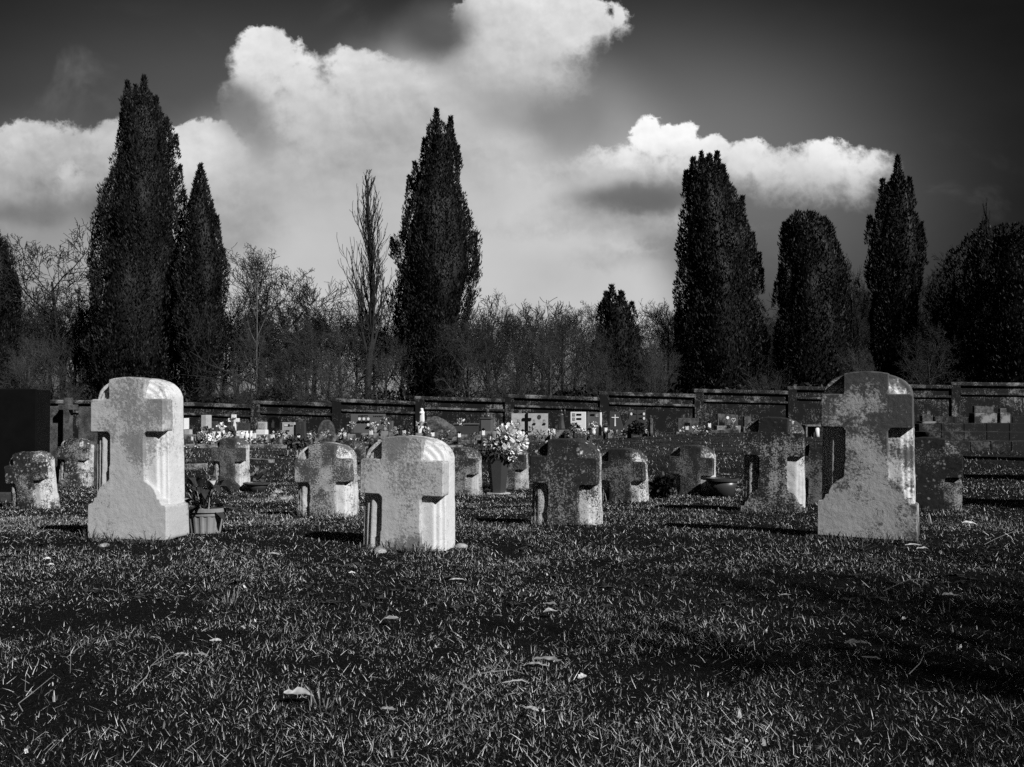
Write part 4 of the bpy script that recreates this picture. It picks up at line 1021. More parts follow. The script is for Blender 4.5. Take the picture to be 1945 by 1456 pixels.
# -- bronze figure with a raised arm
c = P(1066, 816, GY - .3); g = gz(c.x, GY - .3); root = empty('bronze_statue', (c.x, GY - .3, g), R(-10), 'dark bronze robed figure with a raised arm between the double slab and the white slab', 'statue')
zb = c.z - g; hgt = 38 * U; mb = MB()
mb.lathe([(.13, 0), (.12, hgt * .1), (.085, hgt * .42), (.07, hgt * .58), (.095, hgt * .74), (.08, hgt * .80), (.035, hgt * .83)], 22, 1, .8, c=(0, 0, zb), rib=lambda i, z: .12 * math.sin(i * 1.9) * (1 if z < hgt * .7 else .2)); mb.build('robe', m_bronze, root, smooth=True)
MB().lathe([(.0, 0), (.04, .02), (.05, .06), (.045, .10), (.0, .125)], 12, c=(0, 0, zb + hgt * .83)).build('head', m_bronze, root, smooth=True)
MB().tube([(.08, 0, zb + hgt * .78), (.13, -.04, zb + hgt * .74), (.13, -.05, zb + hgt * .92), (.12, -.04, zb + hgt * 1.02)], [.034, .032, .026, .016], 8).build('raised_arm', m_bronze, root, smooth=True)
MB().tube([(-.08, 0, zb + hgt * .76), (-.11, -.05, zb + hgt * .66), (-.03, -.10, zb + hgt * .70)], [.034, .03, .02], 8).build('folded_arm', m_bronze, root, smooth=True)
MB().box(-.26, .26, -.18, .2, -.1, zb - .001).build('plinth', m_kerb, root, bevel=.015)
# -- white slab and grey slab
r_, w_, h_, z_ = grave(1083, 1113, 782, 819, GY, .14, m_marble, 'white marble slab with two portraits and two dark name plates', yaw=-10)
for k in (0, 1):
    plate(r_, -w_ * .36, -w_ * .18, z_ + h_ * (.78 - .22 * k), z_ + h_ * (.94 - .22 * k), m_photo, 'portrait'); plate(r_, -w_ * .10, w_ * .22, z_ + h_ * (.82 - .22 * k), z_ + h_ * (.91 - .22 * k), m_black, 'name_plate')
r_, w_, h_, z_ = grave(1114, 1141, 783, 820, GY + .05, .30, m_grey, 'grey slab with a bright white right edge, right of the white marble slab', yaw=-13)
plate(r_, -w_ * .26, w_ * .08, z_ + h_ * .83, z_ + h_ * .92, m_black, 'name_plate'); plate(r_, w_ * .16, w_ * .38, z_ + h_ * .76, z_ + h_ * .94, m_photo, 'portrait')
MB().box(w_ / 2 + .001, w_ / 2 + .03, .0, .30, z_, z_ + h_).build('side_panel', m_marble, r_)
flower_pot(1127, 806, GY - .9, .15, 'white flowers in a pale vase in front of the grey slab with the white edge', (.5, .9), True, m_marble, n=120, size=.05, vh=.22, leafy=.35)
flower_pot(1092, 812, GY - .9, .17, 'dark leafy pot plant at the left foot of the white marble slab', (.04, .25), True, m_plastic, n=120, size=.08, vh=.24)
grave(1136, 1143, 806, 827, GY - .8, .14, m_black, 'black narrow grave lantern at the foot of the grey slab with the white edge', 'grave_lantern', cat='lantern', poly=[(-.5, 0), (.5, 0), (.5, .7), (0, 1), (-.5, .7)])
# -- slab with thin white cross, dark diamond stone
r_, w_, h_, z_ = grave(1158, 1184, 782, 820, GY, .12, m_dgrey, 'dark slab slanting on the right with a thin white cross', yaw=-2, poly=[(-.5, 0), (.55, 0), (.5, .25), (.18, 1), (-.5, 1)])
cross_mb(13.5 * U, 22 * U, 1.6 * U, 16.5 * U, 1.5 * U, -.02, -.002, .6 * U).build('cross', m_white, r_).location = (-w_ * .10, 0, z_ + 11 * U)
r_, w_, h_, z_ = grave(1181, 1229, 779, 819, GY + .1, .12, m_dgrey, 'dark angular stone with three white-rimmed oval portraits', yaw=-2, poly=[(-.5, 0), (.45, 0), (.45, 1), (-.22, .99), (-.22, .62), (-.50, .1)])
for a, b, s in ((-.12, .83, 1), (.38, .83, -1), (.38, .62, -1)):
    plate(r_, a * w_ - .035, a * w_ + .035, z_ + h_ * b - .05, z_ + h_ * b + .05, m_white, 'portrait', rnd=1); q = a * w_ + s * .11
    plate(r_, q - .06, q + .06, z_ + h_ * b - .025, z_ + h_ * b + .025, m_black, 'name_plate')
cross_mb(.2, h_ * .5, .03, h_ * .32, .03, -.015, -.002).build('cross', m_dgrey, r_).location = (w_ * .12, 0, z_ + h_ * .52)
# dark clipped bush in front of it
flower_pot(1210, 812, GY - 1.2, .24, 'black-looking rounded bush in front of the dark angular stone', (.006, .02), False, n=900, size=.08, name='clipped_bush', cat='bush', leafy=.5)
# thin saint
c = P(1236, 818, GY - .2); g = gz(c.x, GY - .2); root = empty('garden_statue', (c.x, GY - .2, g), 0, 'thin dark statue of a robed figure right of the dark angular stone', 'statue'); zb = c.z - g; hgt = 30 * U
MB().lathe([(.07, -zb), (.075, .0), (.06, hgt * .5), (.075, hgt * .76), (.02, hgt * .83)], 12, c=(0, 0, zb), rib=lambda i, z: .14 * math.sin(i * 2.4)).build('robe', m_granite, root, smooth=True)
MB().lathe([(.0, 0), (.034, .03), (.034, .07), (.0, .1)], 10, c=(0, 0, zb + hgt * .82)).build('head', m_granite, root, smooth=True)
# -- right group
r_, w_, h_, z_ = grave(1288, 1327, 794, 820, 32, .2, m_granite, 'rough granite block with a dark plate and flowers at its foot', yaw=-4)
plate(r_, -w_ * .18, w_ * .08, z_ + h_ * .45, z_ + h_ * .68, m_black, 'name_plate')
flower_pot(1296, 815, 31, .12, 'left bunch of pale flowers before the rough granite block', (.4, .9), False, n=60, size=.06)
flower_pot(1322, 815, 31, .12, 'right bunch of pale flowers before the rough granite block', (.4, .9), False, n=60, size=.06)
r_, w_, h_, z_ = grave(1362, 1403, 786, 808, 32, .12, m_granite, 'granite slab engraved with a heart and trees, with a white oval portrait', yaw=10, poly=[(-.5, 0), (.5, 0), (.5, .92), (-.5, 1.05)])
plate(r_, -w_ * .08, w_ * .06, z_ + h_ * .55, z_ + h_ * .82, m_white, 'portrait', rnd=1)
hp = [(.9 * 16 * math.sin(t) ** 3 / 16, (13 * math.cos(t) - 5 * math.cos(2 * t) - 2 * math.cos(3 * t) - math.cos(4 * t)) / 16) for t in [2 * math.pi * i / 24 for i in range(24)]]
hb = MB(); hb.tube([(w_ * .28 + x * .085, -.006, z_ + h_ * .48 + z * .085) for x, z in hp + hp[:1]], .009, 4); hb.build('engraved_heart', m_marble, r_)
MB().prism([(-w_ * .45, z_ + .01), (-w_ * .14, z_ + .01), (-w_ * .18, z_ + .16), (-w_ * .24, z_ + .07), (-w_ * .30, z_ + .22), (-w_ * .34, z_ + .09), (-w_ * .40, z_ + .28)], -.004, -.001).build('engraved_trees', m_black, r_)
grave(1413, 1429, 791, 810, 32, .12, m_granite, 'small granite slab peeping over the shoulder of the black-streaked headstone', yaw=10, poly=[(-.5, 0), (.3, 0), (.5, 1), (-.5, 1.04)])
c = P(1546, 826, 27); g = gz(c.x, 27); root = empty('niche_box', (c.x, 27, g), 0, 'open box niche with a white column inside, left of the tallest headstone at right', 'niche')
MB().box(-.26, .26, .0, .3, .26 + c.z - g, .31 + c.z - g).build('roof', m_kerb, root, bevel=.006); MB().box(-.24, -.19, 0, .28, -.1, .259 + c.z - g).build('side_wall', m_kerb, root); MB().box(-.24, .24, .25, .29, -.1, .258 + c.z - g).build('back_wall', m_dgrey, root)
MB().lathe([(.07, -.1), (.065, .25 + c.z - g)], 12, c=(.13, .1, 0)).build('column', m_marble, root, smooth=True)
grave(1849, 1889, 771, 784, 33, .12, m_granite, 'lone grey slab on the terraces near the right edge', yaw=8, poly=[(-.5, 0), (.5, 0), (.5, .9), (-.5, 1.05)])
grave(1899, 1913, 775, 783, 33, .12, m_granite, 'very small slab right of the lone grey slab on the terraces', yaw=8)
grave(1752, 1772, 789, 800, 30, .2, m_granite, 'grey block on the terraces right behind the tallest headstone at right', 'stone_block', yaw=0, cat='block')

# ---- small arched markers with white labels, along the kerb
def marker(px, py, label, Y=None):
    c = gp(px, py + 6); root = empty('grave_marker', (c.x, c.y, gz(c.x, c.y)), R(rn.uniform(-12, 6)), label, 'grave marker', 'small arched grave markers with white labels')
    s = c.y / FPX
    MB().prism([(x * 9 * s, .02 + z * 8 * s) for x, z in [(.5, -1)] + [(a, b) for a, b in dome] + [(-.5, -1)]][::1], 0, .06).build('arched_board', m_dgrey, root)
    MB().box(-3.2 * s, 3.2 * s, -.012, -.002, 2.2 * s, 5.0 * s).build('white_label', m_white, root)
    bunch(root, (4.5 * s, -.05, 4 * s), 3.2 * s, 26, (.15, .6), 2.4 * s, 'flowers', leafy=.5)
for px, py, l in ((353, 845, 'arched marker nearest the tall pale headstone'), (373, 845, 'second arched marker from the tall pale headstone'), (386, 842, 'third, slightly smaller arched marker from the tall pale headstone'),
                  (512, 841, 'arched marker under the black arched headstone'), (526, 842, 'arched marker just right of the one under the black arched headstone'), (607, 839, 'arched marker below the left side of the granite boulder stone'),
                  (624, 839, 'arched marker below the middle of the granite boulder stone'), (639, 840, 'arched marker below the right side of the granite boulder stone'), (669, 829, 'arched marker below the round pale bunch of flowers'), (894, 833, 'arched marker at the foot of the low dark capped slab')):
    marker(px, py, l)
fl = [(470, 838, .15, (.4, .9), 'white daisies left of the two labelled markers under the black headstone'), (490, 838, .15, (.05, .4), 'dim mixed flowers left of the black arched headstone'), (551, 832, .12, (.3, .9), 'flowers with one big white bloom below the light granite slab'), (575, 838, .2, (.03, .3), 'dark bushy plant below the pale-edged slab'),
      (592, 826, .15, (.05, .5), 'speckled flowers left of the granite boulder stone'), (620, 822, .15, (.1, .7), 'pale flowers at the foot of the granite boulder stone'), (672, 839, .13, (.7, .9), 'pair of white blooms in front of the grey ledge'), (700, 838, .25, (.03, .5), 'spiky dark and pale plant right of the white blooms'),
      (812, 817, .13, (.4, .9), 'white flowers right of the white fluted vase'), (836, 832, .16, (.05, .8), 'flowers at the foot of the big rough boulder headstone'), (848, 822, .2, (.03, .3), 'dark plant against the big rough boulder headstone'), (783, 823, .16, (.05, .5), 'dim flowers left of the white fluted vase'),
      (1012, 820, .2, (.04, .35), 'low dark plant in front of the double slab with the black cross'), (1028, 825, .18, (.1, .4), 'grey-leaved plant at the right foot of the double slab'), (1047, 820, .10, (.6, .9), 'small white blooms at the foot of the bronze figure'), (1078, 825, .14, (.03, .4), 'small dark plant right of the bronze figure'),
      (1107, 820, .12, (.5, .9), 'white-flowered trough between the white and the grey slabs'), (1161, 821, .12, (.2, .9), 'bright flowers at the foot of the slab with the thin white cross'), (1186, 822, .10, (.2, .9), 'pale blooms between the thin-cross slab and the dark angular stone'), (1222, 818, .10, (.2, .8), 'few pale blooms right of the rounded black bush')]
for px, py, rd, tn, l in fl: flower_pot(px, py, 29.5 if px < 1050 else 30, rd, l, tn, False, n=70, size=.06, leafy=.35, name='flower_bunch')

# ---- small lanterns, vases and plaques that crowd the foot of the graves
def lantern(px, py, label, tall=1.0, mat=None):
    c = P(px, py, 30.2); g = gz(c.x, 30.2); rt = empty('grave_lantern', (c.x, 30.2, g), rn.uniform(-.4, .4), label, 'lantern', 'small lanterns on the graves'); b = max(.02, c.z - g)
    MB().box(-.07, .07, -.07, .07, -.1, b).build('foot', m_kerb, rt, bevel=.01)
    MB().box(-.05, .05, -.05, .05, b + .001, b + .13 * tall).build('glass_body', mat or m_white, rt, bevel=.004)
    MB().lathe([(.075, b + .131 * tall), (.05, b + .17 * tall), (.012, b + .20 * tall)], 4).build('roof', m_black, rt)
for px, py, t, mt, l in ((363, 836, 1, m_white, 'white lantern between the two arched markers by the tall pale headstone'), (399, 846, 1, m_marble, 'low white lantern under the mounds of white chrysanthemums'), (459, 832, 1.2, m_white, 'white lantern under the low white block by the crucifix'), (483, 832, 1.4, m_marble, 'pale lantern below the plinth of the dark-portrait stone'),
        (518, 832, 1, m_white, 'little white lantern at the foot of the black arched headstone'), (543, 834, 1.3, m_granite_light, 'grey lantern at the foot of the light granite slab'), (567, 834, 1, m_white, 'white lantern below the pale-edged slab'), (588, 834, 1.2, m_white, 'white lantern left of the granite boulder stone'),
        (646, 831, 1.4, m_marble, 'pale lantern right of the granite boulder stone'), (655, 828, 1, m_white, 'white lantern left of the wide grey slab'), (705, 825, 1.1, m_white, 'white lantern under the right half of the wide grey slab'), (750, 824, 1.4, m_granite_light, 'grey lantern right of the narrow grey slab'),
        (768, 824, 1, m_white, 'white lantern left of the white praying statue'), (822, 828, 1, m_white, 'white lantern left of the rough boulder headstone'), (872, 830, 1, m_white, 'white lantern before the left part of the capped slab'), (918, 826, 1.2, m_marble, 'pale lantern at the foot of the pillar with the bust'),
        (993, 826, 1, m_white, 'white lantern at the foot of the black cross'), (1052, 824, 1.3, m_marble, 'pale lantern left of the bronze figure'), (1119, 823, 1, m_white, 'white lantern between the white and the grey slabs'), (1150, 819, 1, m_white, 'white lantern left of the slab with the thin white cross'),
        (1195, 818, 1.1, m_white, 'white lantern in front of the dark angular stone'), (1305, 816, 1, m_white, 'white lantern before the flowered granite block'), (1347, 812, 1.2, m_white, 'white lantern between the two granite slabs at right')):
    lantern(px, py, l, t, mt)
for px, py, rd, tn, l in ((382, 826, .16, (.3, .9), 'pale flowers at the foot of the plain light grey pillar'), (456, 841, .2, (.02, .4), 'dark foliage right of the white chrysanthemum mounds'), (500, 832, .14, (.2, .9), 'speckled flowers below the dark-portrait stone'), (533, 824, .14, (.2, .9), 'flowers between the black and the light slabs'),
        (648, 822, .16, (.05, .8), 'mixed flowers between the boulder stone and the grey slab'), (755, 816, .18, (.03, .5), 'dark ragged plant right of the narrow grey slab'), (770, 810, .2, (.02, .12), 'dark bush left of the white praying statue'), (875, 800, .13, (.3, .8), 'pale flowers standing on the capped dark slab'),
        (900, 828, .16, (.03, .5), 'dark flowers right of the low marker by the capped slab'), (1170, 824, .14, (.1, .8), 'small flowers under the thin white cross'), (1340, 816, .14, (.05, .5), 'dim flowers right of the flowered granite block'), (1390, 809, .14, (.02, .4), 'dark plants under the heart-engraved slab')):
    flower_pot(px, py, 30.0, rd, l, tn, False, n=70, size=.06, leafy=.35, name='flower_bunch')

# ---------------------------------------------------------------- left edge: black monument, granite slabs with a cross
a = gp(30, 952); Y = a.y; g = gz(a.x, Y)
root = empty('black_monument', (P(68, 900, Y).x, Y, g), 0, 'tall black polished monument cut off by the left edge', 'monument')
hh = P(68, 738, Y).z - g
MB().box(-1.5, 0, 0, .30, -.1, hh).build('slab', m_black, root, bevel=.012)
MB().box(-1.6, .012, -.06, .36, -.12, .10).build('base', m_granite_dark, root, bevel=.01)
Yg = 12.6; ug = Yg / FPX
c = P(128, 892, Yg); g = gz(c.x, Yg); root = empty('granite_memorial', (c.x, Yg, g), R(-6), 'pair of rough granite slabs with a tall stone cross between them at left', 'memorial')
z = lambda py: P(128, py, Yg).z - g
MB().box(-48 * ug, -9 * ug, 0, .10, -.1, z(771)).build('left_slab', m_granite, root, bevel=.012)
MB().box(19 * ug, 54 * ug, .02, .12, -.1, z(772)).build('right_slab', m_granite, root, bevel=.012)
cross_mb(31 * ug, z(755), 10 * ug, z(773), 10 * ug, .0, .12).build('cross', m_granite, root, bevel=.008).location = (9 * ug, -.16, 0)
MB().box(-52 * ug, 58 * ug, -.45, .2, -.12, .06).build('base', m_granite, root, bevel=.01)

# ---------------------------------------------------------------- ribbed pot with a drooping plant beside the tall pale headstone
c = gp(378, 1016); g = gz(c.x, c.y); u = c.y / FPX
root = empty('ribbed_pot', (c.x, c.y + .10, g), R(-20), 'ribbed clay pot tucked behind the right side of the tall pale headstone', 'pot')
ph = 46 * u
NR = 56
MB().lathe([(25 * u, -.05), (28 * u, ph * .2), (31 * u, ph * .70)], NR, 1.15, .8, rib=lambda i, z: .035 * (1 if i % 4 < 2 else -1)).build('ribbed_body', m_clay, root)
MB().lathe([(32.5 * u, ph * .702), (33 * u, ph * .84)], 40, 1.15, .8).build('band', m_clay, root, bevel=.003)
MB().lathe([(33 * u, ph * .86), (36 * u, ph * .87), (36.5 * u, ph * 1.02), (33 * u, ph * 1.03), (31.5 * u, ph * .90)], 40, 1.15, .8).build('rim', m_clay, root)
MB().lathe([(29 * u, ph * .86), (29 * u, ph * .90)], 24, 1.15, .8).build('soil', m_soil, root)
plant = empty('pot_plant', (c.x, c.y + .10, g + ph * .88), 0, 'broad-leaved plant drooping over the rim of the ribbed clay pot', 'plant')
rp = random.Random(3)
m_leafdark = plain('plant_leaf', .035, .35, .5, 20, .5); m_leafpale = plain('pale_leaf', .30, .5, .5, 25, .4)
for i in range(40):
    az = rp.uniform(0, 6.28); el = rp.uniform(.1, 1.35); L = rp.uniform(.11, .24)
    d = Vector((math.cos(az) * math.cos(el), math.sin(az) * math.cos(el) * .8, math.sin(el)))
    b0 = Vector((rp.uniform(-.05, .05), rp.uniform(-.04, .04), 0)); st = b0 + d * rp.uniform(.05, .16)
    mb = MB(); mb.tube([b0, st], [.004, .003], 4); mb.leaf(st, d + Vector((0, 0, -.25)), L, rp.uniform(.035, .065), bend=rp.uniform(.3, 1.0), segs=4)
    mb.build('leaf', m_leafpale if rp.random() < .16 else m_leafdark, plant)

# ---------------------------------------------------------------- tall vase of chrysanthemums
c = gp(946, 938); g = gz(c.x, c.y); u = c.y / FPX; vY = c.y
root = empty('tall_vase', (c.x, vY, g), R(-10), 'tall dark faceted vase standing on a pale plate in the middle of the lawn', 'vase')
MB().lathe([(24 * u, -.02), (24 * u, .018)], 5).build('plate', m_granite_light, root, bevel=.003)
MB().lathe([(14 * u, .019), (17 * u, 28 * u), (21 * u, 64 * u), (22 * u, 66 * u)], 6).build('body', m_dgrey, root, bevel=.002)
zt = 66 * u
pl = empty('chrysanthemums', (c.x, vY, g + zt - .02), 0, 'big bouquet of pale chrysanthemums in the tall dark vase', 'flowers')
def mum(parent, c0, rad, seed, tone, n=190):
    r = np.random.default_rng(seed); q = r.normal(size=(n, 3)); q[:, 1] -= .25; q /= np.linalg.norm(q, axis=1)[:, None]
    s = np.cross(q, r.normal(size=(n, 3))); s /= np.linalg.norm(s, axis=1)[:, None]; t = np.cross(q, s)
    b = np.array(c0) + q * rad * .15; L = rad * (.45 + .5 * r.random(n) ** .7)[:, None]; w = rad * .125
    mid = b + q * L * .6 + t * L * .05; tip = b + q * L + t * L * .28
    V = np.stack([b - s * w * .5, b + s * w * .5, mid - s * w, mid + s * w, tip - s * w * .8, tip + s * w * .8], 1).reshape(-1, 3); k = np.arange(n) * 6
    F = np.concatenate([np.stack([k, k + 1, k + 3, k + 2], 1), np.stack([k + 2, k + 3, k + 5, k + 4], 1)])
    o = link('flower_head', raw_mesh('flower_head', V, F, np.repeat(tone[0] + (tone[1] - tone[0]) * r.random(n), 6)), parent); o.data.materials.append(m_petal)
mum(pl, (18 * u, -.02, 48 * u), 24 * u, 1, (.6, .9)); mum(pl, (38 * u, 0, 36 * u), 20 * u, 2, (.6, .9)); mum(pl, (2 * u, 0, 30 * u), 17 * u, 3, (.55, .85)); mum(pl, (24 * u, -.06, 20 * u), 20 * u, 4, (.6, .9), 190)
mum(pl, (-18 * u, 0, 34 * u), 13 * u, 5, (.15, .6), 70); mum(pl, (30 * u, .02, 62 * u), 14 * u, 6, (.5, .85), 80)
bunch(pl, (5 * u, 0, 12 * u), 22 * u, 160, (.02, .05), .05, 'dark_leaves', m_green)
for k in range(7):
    MB().tube([(0, 0, -.06), ((k - 2) * 7 * u, .01, (20 + 6 * (k % 3)) * u)], .004, 5).build('stem', m_leafdark, pl)

# ---------------------------------------------------------------- low bowls
def bowl(px, py, wpx, hpx, label, mat, rib=None, cat='bowl'):
    c = gp(px, py); u = c.y / FPX; g = gz(c.x, c.y); rt = empty('planter_bowl', (c.x, c.y, g), R(-20), label, cat); w = wpx * u / 2; h = hpx * u
    MB().lathe([(w * .62, -.03), (w * .80, h * .45), (w * .93, h * .85)], 32, 1, .7, rib=rib).build('body', mat, rt, smooth=rib is None)
    MB().lathe([(w * .93, h * .851), (w * 1.02, h * .86), (w * 1.03, h), (w * .94, h * 1.01), (w * .90, h * .9)], 32, 1, .7).build('rim', mat, rt, smooth=False)
    MB().lathe([(w * .86, h * .84), (w * .86, h * .88)], 24, 1, .7).build('soil', m_soil, rt)
    return rt
bowl(1372, 942, 62, 34, 'low dark plastic bowl planter right of a small dark headstone', m_plastic)
bowl(487, 933, 54, 16, 'low dark bowl sunk in the grass right of the small dark headstone at left', m_plastic)
# round dark bush and stalks left of the small dark headstone
c = gp(1262, 946); rt = empty('round_shrub', (c.x, c.y, gz(c.x, c.y)), 0, 'small round black-looking shrub at the left foot of the headstone by the bowl', 'shrub')
u = c.y / FPX; bunch(rt, (0, 0, 26 * u), 19 * u, 900, (.004, .02), .035, 'foliage', m_green, leafy=0, flat=1.0); MB().tube([(0, 0, -.03), (.01, 0, .07), (0, 0, .16)], [.012, .01, .008]).build('stem', m_bark_dark, rt)
# trellis boxes
for i, (px0, py0) in enumerate(((545, 866), (563, 868))):
    c = gp(px0, py0); u = c.y / FPX; rt = empty('trellis_box', (c.x, c.y, gz(c.x, c.y)), R(-10), ('left' if i == 0 else 'right') + ' of two dark planter boxes on pale legs above the mottled headstone', 'planter')
    w = 15 * u; MB().box(0, w, 0, .22, 14 * u, 22 * u).build('box', m_plastic, rt, bevel=.004)
    for x in (0.01, w * .5, w - .02): MB().box(x, x + .018, 0, .02, -.03, 14 * u - .001).build('leg', m_granite_light, rt)
    MB().box(-.01, w + .01, -.01, .23, -.03, .015).build('foot_plate', m_granite_light, rt)
    bunch(rt, (w / 2, .1, 27 * u), 11 * u, 170, (.02, .12), .08, 'foliage', m_green, leafy=.3)
# dark plants seen over the mottled headstone and beside other stones
for px, py, rd, tn, n, l in ((600, 862, 20, (.01, .05), 260, 'dark ivy-like bush rising behind the mottled headstone'), (672, 866, 26, (.02, .4), 320, 'bush with pale streaked leaves left of the broad pale headstone'), (352, 868, 13, (.03, .5), 160, 'variegated plant between the tall pale headstone and the kerb'),
                          (478, 908, 22, (.02, .3), 140, 'clump of pale upright stalks right of the small dark headstone at left'), (720, 858, 22, (.02, .4), 240, 'spiky dark plant touching the left shoulder of the broad pale headstone'), (926, 862, 14, (.01, .04), 160, 'dark plant at the left of the chrysanthemum vase'),
                          (1243, 926, 18, (.01, .3), 90, 'low dark plant with one pale leaf left of the round black shrub')):
    c = gp(px, py + rd); u = c.y / FPX; rt = empty('leafy_plant', (c.x, c.y, gz(c.x, c.y)), 0, l, 'plant', 'plants among the headstones')
    mb_ = bunch(rt, (0, 0, rd * u), rd * u, n, tn, rd * .5 * u, 'foliage', m_green, leafy=.6)
    for k in range(3): MB().tube([(0, 0, -.02), ((k - 1) * rd * .4 * u, 0, rd * 1.2 * u)], .005, 4).build('stem', m_bark_dark, rt)
m_rock = stone('field_rock', hi=.40, lo=.08, dirt=.5, seed=44, scale=14)
# rocks by the mottled headstone
for px, py, s, l in ((528, 935, 10, 'small round pale rock in the grass left of the mottled headstone'), (520, 942, 8, 'smaller rock beside the round pale one left of the mottled headstone'), (543, 948, 12, 'flat mottled rock touching the mottled headstone'), (876, 1041, 14, 'flat pale rock at the right foot of the broad pale headstone'), (722, 1050, 16, 'flat pale rock at the left foot of the broad pale headstone'), (198, 1038, 12, 'pale pebble at the foot of the tall pale headstone')):
    c = gp(px, py); u = c.y / FPX; rt = empty('rock', (c.x, c.y, gz(c.x, c.y)), rp.uniform(0, 6), l, 'rock', 'rocks in the grass')
    bm = bmesh.new(); bmesh.ops.create_icosphere(bm, subdivisions=3, radius=1.0)
    for v in bm.verts:
        q = v.co.copy(); k = 1 + .6 * (float(fbm(q.x * 1.4 + px, q.y * 1.4, q.z * 1.4, 3)) - .5); v.co = Vector((q.x * s * u * k, q.y * s * u * .8 * k, q.z * s * u * .5 * k + s * u * .02))
    me = bpy.data.meshes.new('stone'); bm.to_mesh(me); bm.free(); me.materials.append(m_rock); link('stone', me, rt)

# ---------------------------------------------------------------- the lawn: tufts, weeds, leaves, twigs
open_spots = [(435, 1150, 60, .085, .06), (395, 1120, 30, .05, .05), (250, 1035, 30, .06, .04), (300, 1030, 40, .09, .05), (1385, 1240, 40, .07, .06), (1150, 1230, 40, .06, .05), (610, 1360, 40, .08, .05), (1330, 1040, 20, .05, .04), (1630, 1045, 40, .07, .05), (1600, 1040, 30, .08, .04), (500, 915, 60, .12, .12), (420, 950, 30, .07, .06), (160, 1240, 34, .06, .06), (1230, 1150, 30, .05, .06), (1800, 1170, 40, .07, .06), (1775, 1000, 60, .12, .10), (60, 1000, 60, .09, .14), (1560, 1000, 40, .07, .08)]
for px, py, nb, hh, sp_ in open_spots:
    c = gp(px, py); grass_spots.append((c.x, c.y, nb, hh, sp_))
for i in range(240):
    y = 1.7 * (12 / 1.7) ** rng.random(); grass_spots.append(((rng.random() * 2 - 1) * y * .6, y, int(8 + 16 * rng.random()), .02 + .035 * rng.random() ** 2, .02 + .03 * rng.random()))
V, F, T = tuft_field(grass_spots, 21, .012, .30)
o = link('grass_tufts', raw_mesh('grass_tufts', V, F, T)); o.data.materials.append(m_blade); tag(o, 'longer grass tufts round the stones and here and there in the lawn', 'grass', kind='stuff')
# broad-leaved weeds
r = np.random.default_rng(33); mb = MB(); cnt = 0
wv, wf, wt = [], [], []
for i in range(900):
    y = 1.6 * (8 / 1.6) ** (r.random() ** 1.1); x = (r.random() * 2 - 1) * y * .6
    if fbm(x * 1.1, y * 1.1, 12.0, 2) < .5 - .04 * (x > 0): continue
    z = gz(x, y); nl = int(3 + 5 * r.random()); t = .014 + .03 * r.random()
    for k in range(nl):
        a = 6.28 * k / nl + r.random(); L = (.018 + .03 * r.random()); m = MB(); m.leaf((x, y, z + .004), (math.cos(a), math.sin(a), .2 + .6 * r.random()), L, L * (.35 + .25 * r.random()), bend=.35, segs=2)
        wv += m.v; wf += [tuple(q + cnt for q in f) for f in m.f]; wt += [t] * len(m.v); cnt += len(m.v)
o = link('broad_leaved_weeds', raw_mesh('broad_leaved_weeds', np.array(wv), np.array(wf), np.array(wt))); o.data.materials.append(m_green); tag(o, 'small broad-leaved weeds scattered through the grass', 'weeds', kind='stuff')
# dry fallen leaves
m_dry = tone_mat('dry_leaf', .7, .2)
def dry_leaf(px, py, lpx, ang, label, tone=.45, w=.28):
    c = gp(px, py); u = c.y / FPX; L = lpx * u * 1.0; rr = random.Random(int(px * 7 + py))
    n = 7; V = []; T = []; w *= 1.0
    for j in range(n + 1):
        t = j / n; ww = L * w * math.sin(math.pi * (.06 + .9 * t)) ** .8 * (1 + rr.uniform(-.4, .4)); cz = .010 + .05 * L * math.sin(t * 3.1 + rr.random()) + rr.uniform(-.03, .03) * L
        cy = L * .04 * math.sin(t * 2.6)
        for s, dz in ((-1, .35), (-.45, .05), (.45, 0), (1, .3)):
            V.append(((t - .5) * L, cy + s * ww * .5, cz + ww * dz * (.5 + rr.random() * .5))); T.append(tone * .75 * (.6 + .8 * rr.random()) * (.6 if abs(s) < .5 and j % 2 else 1))
    F = [(j * 4 + i, j * 4 + i + 1, j * 4 + 5 + i, j * 4 + 4 + i) for j in range(n) for i in range(3)]
    o = link('dry_leaf', raw_mesh('dry_leaf', V, F, T)); o.data.materials.append(m_dry); o.location = (c.x, c.y, gz(c.x, c.y) + .016); o.rotation_euler = (.35 + rr.uniform(-.1, .2), rr.uniform(-.1, .1), R(ang))
    tag(o, label, 'dry leaf', 'dry leaves lying on the lawn'); return o
